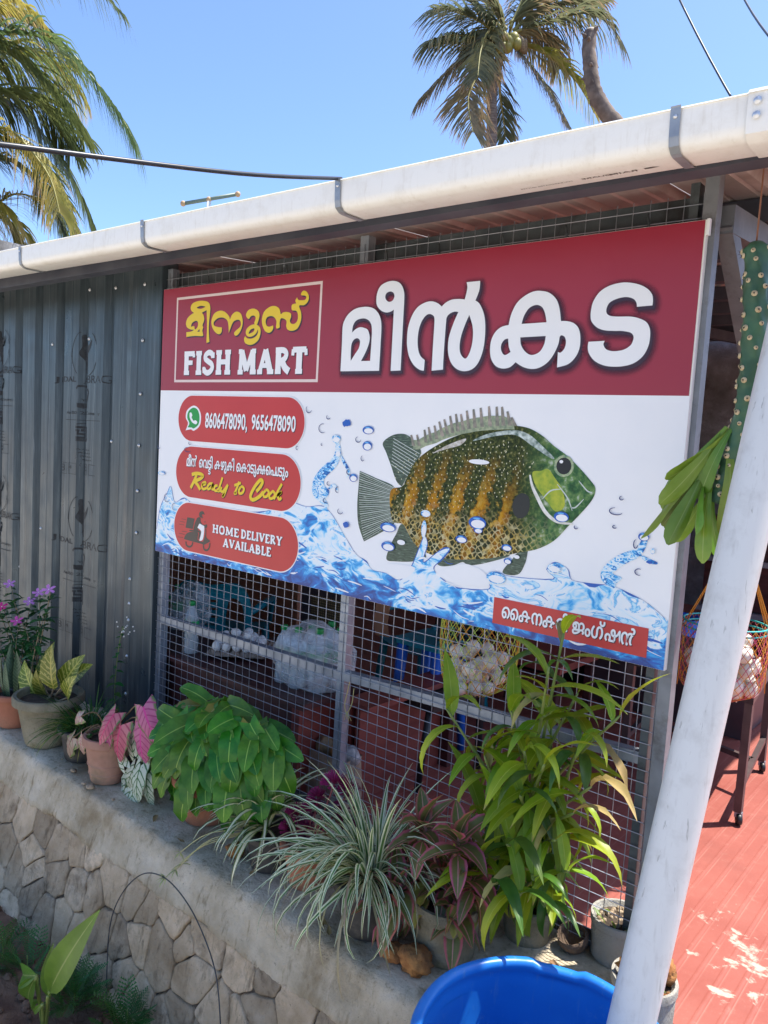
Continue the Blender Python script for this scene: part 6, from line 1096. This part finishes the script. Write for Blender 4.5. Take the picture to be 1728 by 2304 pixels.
# black cable looping over the wall
cb = [at(242, 2310, y=-.70), at(240, 2200, y=-.67), at(248, 2080, y=-.645), at(275, 2010, y=-.625), at(320, 1967, y=-.61), at(370, 1975, y=-.61), at(420, 2030, y=-.62), at(460, 2110, y=-.63), at(487, 2200, y=-.66), at(497, 2320, y=-.69)]
mb = MB(); mb.tube(smoothpath(cb, 8), .0022, 7); solo('black_cable', mb, mat('black_cable', (.03, .03, .032), (.06, .06, .06), 20, .5), 'thin black cable looping up over the stone wall', 'cable', None, True)
# plants on the soil
def gp(px, py): p = at(px, py, z=-1.50); return p
c = gp(100, 2330); tu = thing('turmeric_plant', c, 'young broad-leaved turmeric plant growing at the foot of the wall', 'plant'); mt = leafmat('turmeric_leaf', (.05, .15, .015), (.09, .22, .025), (.20, .30, .09), .035, trans=.35, rough=.4, veins=16); Lt = [leafmesh('leaf', .26, .062, lance, .35 + .5 * k, .35, 9, mt, side=.04) for k in range(2)]; mty = leafmat('yellowed_leaf', (.40, .34, .05), (.5, .42, .08), trans=.3); Lty = leafmesh('leaf', .10, .035, lance, 1.6, .3, 7, mty)
for (bx, by, tx, ty, k) in ((112, 2230, 172, 2085, 0), (108, 2240, 103, 2145, 0), (82, 2195, -15, 2200, 1), (80, 2200, 12, 2310, 1), (95, 2260, 60, 2290, 1)):
    yy = c.y - .10; b = at(bx, by, y=yy); t = at(tx, ty, y=yy - .03); link('leaf', Lt[k], None, tu, Matrix.Translation(b) @ R3(t - b, (.5, -.7, .5)).to_4x4() @ Matrix.Scale((t - b).length / (.25 if k == 0 else .22), 4)); stem(tu, [c + Vector((0, 0, -.02)), c.lerp(b, .6), b], .0055, M_stem, 'stem')
link('leaf', Lty, None, tu, LM(at(97, 2255, y=c.y - .01), (-.3, -.3, -.6), (0, -1, .3), .9))
mfe = leafmat('marigold_leaf', (.03, .12, .02), (.06, .18, .03), trans=.3); fe = MB(); rr_ = random.Random(8)
for s in range(9):
    y0 = .008 + .010 * s
    for k in (-1, 1):
        w = .020 * sin(pi * (s + 1) / 11) + .006
        for q in range(3): x0 = k * w * q / 3; fe.add([(x0, y0 + q * .004, 0), (x0 + k * w * .45, y0 + q * .004 + .006, .002), (x0 + k * w * .25, y0 + q * .004 + .010, 0)], [(0, 1, 2)], [(.5, .2), (.9, .6), (.5, .8)])
fe.add([(-.001, 0, 0), (.001, 0, 0), (0, .1, -.01)], [(0, 1, 2)], [(.5, 0)] * 3); fe = fe.mesh('feathery_leaf', mfe, False)
for i, (px, py, lab, nn) in enumerate(((165, 2240, 'feathery marigold seedling beside the turmeric', 46), (60, 2175, 'small feathery seedling at the foot of the wall', 20), (285, 2300, 'feathery marigold seedling at the bottom edge', 36), (5, 2130, 'feathery seedling at the left frame edge', 16))):
    c = gp(px, py + 25); c.z = -1.53; mg_ = thing('marigold_seedling', c, lab, 'seedling', 'marigold seedlings on the soil'); r = random.Random(200 + i)
    for j in range(nn): a = r.uniform(0, 6.28); e = r.uniform(.1, 1.3); z = r.uniform(.01, .11); q = r.uniform(0, .05); link('feathery_leaf', fe, None, mg_, LM(c + Vector((q * cos(a), q * sin(a), z)), Vector((cos(a) * cos(e), sin(a) * cos(e), sin(e))), (0, 0, 1), r.uniform(.7, 1.3)))
    stem(mg_, [c, c + Vector((.005, 0, .06)), c + Vector((0, 0, .12))], .002, M_stem, 'stem', 5)
# fallen leaves on the coping
md_ = leafmat('dry_leaf', (.24, .15, .06), (.36, .25, .11), trans=.15, rough=.8); Ldr = [leafmesh('dry_leaf', .05, .022, ovate, .9 * (1 if k else -.8), .5, 6, md_, wave=.25) for k in (0, 1)]; r = random.Random(77)
for i, (px, py, lab) in enumerate(((140, 1712, 'dry leaf under the mossy concrete pot'), (352, 1838, 'dry curled leaf left of the philodendron pot'), (560, 1972, 'dry leaf in front of the spider plant pot'), (715, 2070, 'dry leaf left of the ribbon grass pot'), (740, 2110, 'dry leaf on the coping edge below the ribbon grass'), (1235, 2168, 'dry leaf between the bamboo and the coconut shell'), (415, 1900, 'pale dry leaf right of the philodendron pot'))):
    tag(link('dry_leaf', Ldr[i % 2], None, None, LM(pl(px, py) + Vector((0, 0, .008)), Vector((r.uniform(-1, 1), r.uniform(-1, 1), 0)), (0, 0, 1), r.uniform(.6, 1.1))), lab, 'dry leaf', 'dry leaves on the coping')
# clods on the soil
r = random.Random(9); mb = MB()
for i in range(420): p = Vector((r.uniform(-.6, 1.5), r.uniform(-1.25, -.68), -1.52)); s = r.uniform(.004, .018); p.z += .05 * noise.fractal((p.x * 3, p.y * 3, 1), 1, 2, 5); mb.ball(p, s, 4, (1.2, 1, .8))
tag(mb.build('soil_clods', M_soil, None), 'loose red-brown clods of soil at the foot of the stone wall', 'soil', kind='stuff')
# ================================================================ palms, stump, cables
M_trunk = mat('palm_trunk', (.16, .13, .11), (.30, .26, .22), 6, .9, bump=.6, bscale=14, vscale=(1, 1, 6)); M_rach = mat('frond_rib', (.22, .22, .06), (.34, .30, .10), 10, .6)
def palmmat(name, a, b, c=None): return leafmat(name, a, b, None, trans=.5, rough=.35, scale=3, rand=.15, veins=1, tip=(c, .72) if c else None)
Pg = palmmat('palm_green', (.10, .15, .055), (.20, .25, .085)); Py = palmmat('palm_yellow', (.32, .33, .06), (.50, .44, .11), (.54, .40, .16)); Pd = palmmat('palm_dusty', (.19, .19, .11), (.32, .28, .15), (.52, .37, .18))
def frond(par, pts, ln, m, seed, hang=.8, n=95, wd=.035, sag=1.0):
    r = random.Random(seed); ax = smoothpath(pts, 12); k = len(ax); mb = MB(); ln0 = ln
    Lc = [0]
    for i in range(1, k): Lc.append(Lc[-1] + (ax[i] - ax[i - 1]).length)
    tot = Lc[-1]
    for j in range(n):
        s = .06 + .93 * j / n; d = s * tot; i = max(q for q in range(k) if Lc[q] <= d); i = min(i, k - 2); f = (d - Lc[i]) / max(1e-6, Lc[i + 1] - Lc[i]); p = ax[i].lerp(ax[i + 1], f); t = (ax[i + 1] - ax[i]).normalized()
        sd = t.cross(Vector((0, 0, 1))); sd = sd.normalized() if sd.length > .05 else Vector((1, 0, 0)); ll = ln0 * (.42 + .58 * sin(pi * min(1, .12 + s * .86)) ** .7) * r.uniform(.82, 1.1)
        for sg in (-1, 1):
            if r.random() < .04: continue
            d0 = (sd * sg * .75 + t * (.35 + .4 * s + .3 * r.random()) + Vector((0, 0, .25 - .55 * r.random()))).normalized(); q = p.copy(); w0 = wd * r.uniform(.7, 1.1); a = []; b = []; dd = d0.copy(); nseg = 4; hg = hang * r.uniform(.6, 1.35)
            for e in range(nseg + 1):
                u = e / nseg; w = w0 * (.5 + .5 * min(1, u * 4)) * (1 - u ** 2 * .9); wdv = dd.cross(Vector((0, 0, 1)).lerp(t, .6)); wdv = wdv.normalized() if wdv.length > .02 else t; wdv = (wdv + t * .5).normalized()
                a.append(q + wdv * w * .5); b.append(q - wdv * w * .5); dd = (dd + Vector((0, 0, -hg * .62 * (u + .25)))).normalized(); q = q + dd * ll / nseg
            rows = [[x, y] for x, y in zip(a, b)]; mb.grid(rows, [(c_, e / nseg) for e in range(nseg + 1) for c_ in (.2, .8)])
    o = mb.build('frond', m, par, False); mb = MB(); mb.tube(ax, [wd * .75 * (1 - .85 * i / (k - 1)) for i in range(k)], 6); mb.build('frond_rib', M_rach, o, True); return o
def fr_px(par, pl_, d0, dd, ln, m, seed, **kw): return frond(par, [at(x, y, d=d0 + dd * i / max(1, len(pl_) - 1)) for i, (x, y) in enumerate(pl_)], ln, m, seed, **kw)
D1 = 7.0; base = at(-210, 160, d=D1 + .6); lp_ = thing('coconut_palm', Vector((base.x, base.y, -1.5)), 'large coconut palm whose near fronds fill the upper left corner', 'palm tree'); mb = MB(); mb.tube(smoothpath([Vector((base.x + .1, base.y - .1, -1.55)), Vector((base.x - .1, base.y, 1.5)), base], 8), [.17 - .05 * i / 16 for i in range(17)], 14); mb.build('trunk', M_trunk, lp_, True)
S2 = 900 / 1728
for i, (p_, dd, ln, m, hg) in enumerate((
    ([(-200, 150), (-60, 88), (60, 76), (150, 112), (220, 190), (272, 262), (304, 325)], .2, .62, Pg, .9),
    ([(-200, 160), (-60, 185), (30, 235), (95, 300), (150, 380), (192, 460), (215, 530)], .4, .55, Pg, .8),
    ([(-200, 170), (-60, 270), (20, 292), (62, 330), (112, 400), (135, 480)], -.2, .5, Py, .9),
    ([(-200, 250), (-60, 455), (40, 436), (130, 462)], -.4, .42, Py, .8),
    ([(-200, 130), (-40, -25), (60, 15), (112, 70)], .1, .45, Py, 1.0),
    ([(-200, 120), (60, -110), (180, -60), (285, 40)], .3, .5, Pg, .9),
    ([(-200, 150), (-40, 100), (60, 150), (132, 235), (192, 315)], .9, .55, Pg, .9),
    ([(-200, 260), (-20, 455), (20, 505), (38, 575)], .0, .40, Py, .7),
    ([(-180, 230), (40, 330), (110, 430), (172, 545)], .8, .42, Pg, .6),
    ([(-200, 180), (-60, 120), (40, 118), (120, 150), (180, 210)], .6, .6, Py, 1.0), ([(-200, 160), (-60, 200), (40, 210), (110, 260), (160, 340)], .9, .55, Pg, .9), ([(-200, 210), (-60, 330), (40, 370), (110, 440), (150, 530)], .2, .5, Pg, .8), ([(-200, 240), (-80, 400), (0, 460), (60, 530), (90, 600)], .5, .45, Py, .8), ([(-200, 120), (-60, 30), (40, 40), (110, 90), (160, 150)], .7, .55, Pg, .9))): fr_px(lp_, p_, D1 + (.3 if i % 2 else -.3), dd, ln * 1.15, m, 300 + i, hang=hg, n=125, wd=.026)
Pr = palmmat('palm_grey_green', (.13, .155, .085), (.22, .23, .12), (.36, .28, .14))
D2 = 16.0; cz = lambda x, y: (864 + x * .5208, y * .5208); top = at(*cz(520, 170), d=D2); bx = at(*cz(462, 640), d=D2); rp_ = thing('coconut_palm', Vector((bx.x, bx.y, -1.5)), 'tall coconut palm with a straight trunk and green nuts behind the roof', 'palm tree')
mb = MB(); dirv = (top - bx).normalized(); g0 = Vector((bx.x, bx.y, -1.55)); mb.tube(smoothpath([g0, Vector((bx.x, bx.y, 2)), bx, at(*cz(468, 400), d=D2), top], 6), [.135 - .045 * i / 24 for i in range(25)], 14); mb.build('trunk', M_trunk, rp_, True)
for i, (p_, dd, ln, m, hg) in enumerate((
    ([(520, 170), (420, 95), (310, 50), (215, 35)], -.5, .80, Pr, .8), ([(510, 180), (400, 160), (290, 150), (195, 175)], -.8, .75, Pr, .9), ([(505, 190), (400, 190), (280, 300), (150, 432)], -.3, .62, Pd, .8),
    ([(490, 180), (430, 290), (365, 420), (385, 575)], -.9, .75, Pd, .5), ([(505, 200), (500, 380), (515, 500), (525, 605)], .6, .55, Pr, .4), ([(550, 190), (640, 290), (715, 395), (805, 555)], -.5, .62, Pd, .6),
    ([(570, 180), (710, 240), (830, 350), (910, 490)], .3, .60, Py, .7), ([(560, 140), (720, 95), (860, 55), (970, 100), (1020, 180)], -.5, .80, Pr, 1.0), ([(560, 130), (660, 50), (790, 20), (930, 10)], .5, .75, Pr, .9),
    ([(530, 130), (455, 10), (430, -90)], -.2, .7, Pr, .5), ([(545, 120), (600, -10), (640, -120)], .2, .7, Pr, .5), ([(520, 150), (460, 130), (420, 210), (405, 330)], -1.0, .7, Pr, .6), ([(540, 150), (640, 150), (720, 200), (760, 300)], .8, .6, Pd, .8), ([(520, 130), (380, 10), (260, -40)], .6, .7, Pr, .7), ([(545, 100), (700, -40), (860, -60)], .6, .7, Pr, .8))): fr_px(rp_, [cz(*q) for q in p_], D2, dd, ln * 1.3, m, 400 + i, hang=hg, n=66, wd=.052)
mnut = mat('green_coconut', (.20, .22, .04), (.32, .28, .07), 5, .5); nm = MB(); nm.ball((0, 0, 0), .10, 12, (1, 1, 1.2)); nme = nm.mesh('coconut', mnut, True); r = random.Random(6)
for (x, y) in ((520, 165), (545, 180), (510, 200), (535, 205), (560, 165), (500, 215), (575, 190)): link('coconut', nme, None, rp_, Matrix.Translation(at(*cz(x, y), d=D2 - .35)) @ rot(r.uniform(-.4, .4), r.uniform(-.4, .4)).to_4x4())
mb = MB(); mb.tube([at(*cz(x, y), d=D2 - .3) for x, y in ((575, 150), (595, 190), (610, 230))], [.03, .13, .05], 8); mb.build('dry_spathe', M_wood, rp_, True)
# lopped tree limb
sp = [at(*cz(x, y), d=12.5) for x, y in ((1080, 640), (985, 520), (930, 440), (902, 370), (892, 290), (884, 210), (893, 140))]; s0 = Vector((sp[0].x, sp[0].y, -1.55)); lt = thing('lopped_tree', s0, 'bare lopped tree limb with a pale broken top behind the roof', 'tree'); ax = smoothpath([s0, sp[0] + Vector((0, 0, -1))] + sp, 6); nn = len(ax); rows = []
for i, p in enumerate(ax):
    t = (ax[min(i + 1, nn - 1)] - ax[max(0, i - 1)]).normalized(); R_ = R3(t, (0, -1, 0)); rad = (.15 - .05 * i / nn) * (1 + .16 * noise.noise((i * .7, 2, 0)))
    rows.append([p + R_ @ Vector((cos(a), 0, sin(a))) * rad * (1 + .14 * noise.noise((cos(a) * 2, sin(a) * 2, i * .5))) for a in [2 * pi * k / 16 for k in range(16)]])
mb = MB(); mb.grid(rows, closed=True); mb.f.append(tuple((nn - 1) * 16 + k for k in range(16))); mb.mi.append(0); M_bark = mat('grey_bark', (.10, .075, .06), (.24, .19, .15), 5, .95, bump=.8, bscale=12); mb.build('trunk', M_bark, lt, True)
r = random.Random(12)
for i in range(16): p = ax[nn - 2 - int(r.random() * 22)]; d = Vector((r.uniform(-1, 1), r.uniform(-1, 1), r.uniform(-.3, .9))).normalized(); mb = MB(); mb.tube([p, p + d * .13, p + d * r.uniform(.15, .22)], [.05, .03, .008], 6); mb.build('branch_stub', M_bark, lt, True)
mb = MB(); mb.ball(ax[-1], .10, 8, (1, 1, .7)); mb.build('broken_top', mat('raw_wood', (.42, .36, .28), (.5, .44, .36), 20, .9), lt, True)
M_cab = mat('cable_rubber', (.025, .027, .03), None, rough=.35)
pA = at(768, 402, y=-.43); pB = at(-120, 312, d=1.25); mb = MB(); mb.tube(smoothpath([pB, at(0, 325, d=1.42), pB.lerp(pA, .6) + Vector((0, 0, -.012)), pA], 8), .0053, 8); solo('service_cable', mb, M_cab, 'thick black service cable running from the left edge to the gutter', 'cable', None, True)
for (a, b, lab) in (((1515, -30), (1700, 312), 'overhead black cable reaching the roof top at right'), ((1655, -40), (1745, 100), 'second overhead cable in the upper right corner')):
    p, q = at(*a, d=6.5 if a[1] < 0 else 3.2), at(*b, d=5.2 if a[1] < 0 else 3.2); mb = MB(); mb.tube([p + (q - p) * t / 6 + Vector((0, 0, -.03 * sin(pi * t / 6))) for t in range(7)], .0085 if a[1] < 0 else .006, 7); solo('overhead_cable', mb, M_cab, lab, 'cable', None, True)
an_ = at(470, 470, d=4.6); tp_ = thing('pipe_vent', an_, 'small T-shaped pipe fitting standing on the roof above the gutter', 'pipe'); mb = MB(); mb.tube([an_ + Vector((0, 0, -.25)), at(470, 450, d=4.6)], .013, 8); mb.build('riser', M_pvc, tp_, True); mb = MB(); mb.tube([at(414, 458, d=4.6), at(534, 437, d=4.6)], .0115, 8); mb.build('cross_pipe', mat('green_pipe', (.10, .16, .13), (.17, .22, .17), 9, .5), tp_, True)
for x, y in ((412, 458), (470, 449), (535, 437)): mb = MB(); mb.ball(at(x, y, d=4.6), .017, 8); mb.build('fitting', mat('brass_fitting', (.45, .30, .16)), tp_, True)
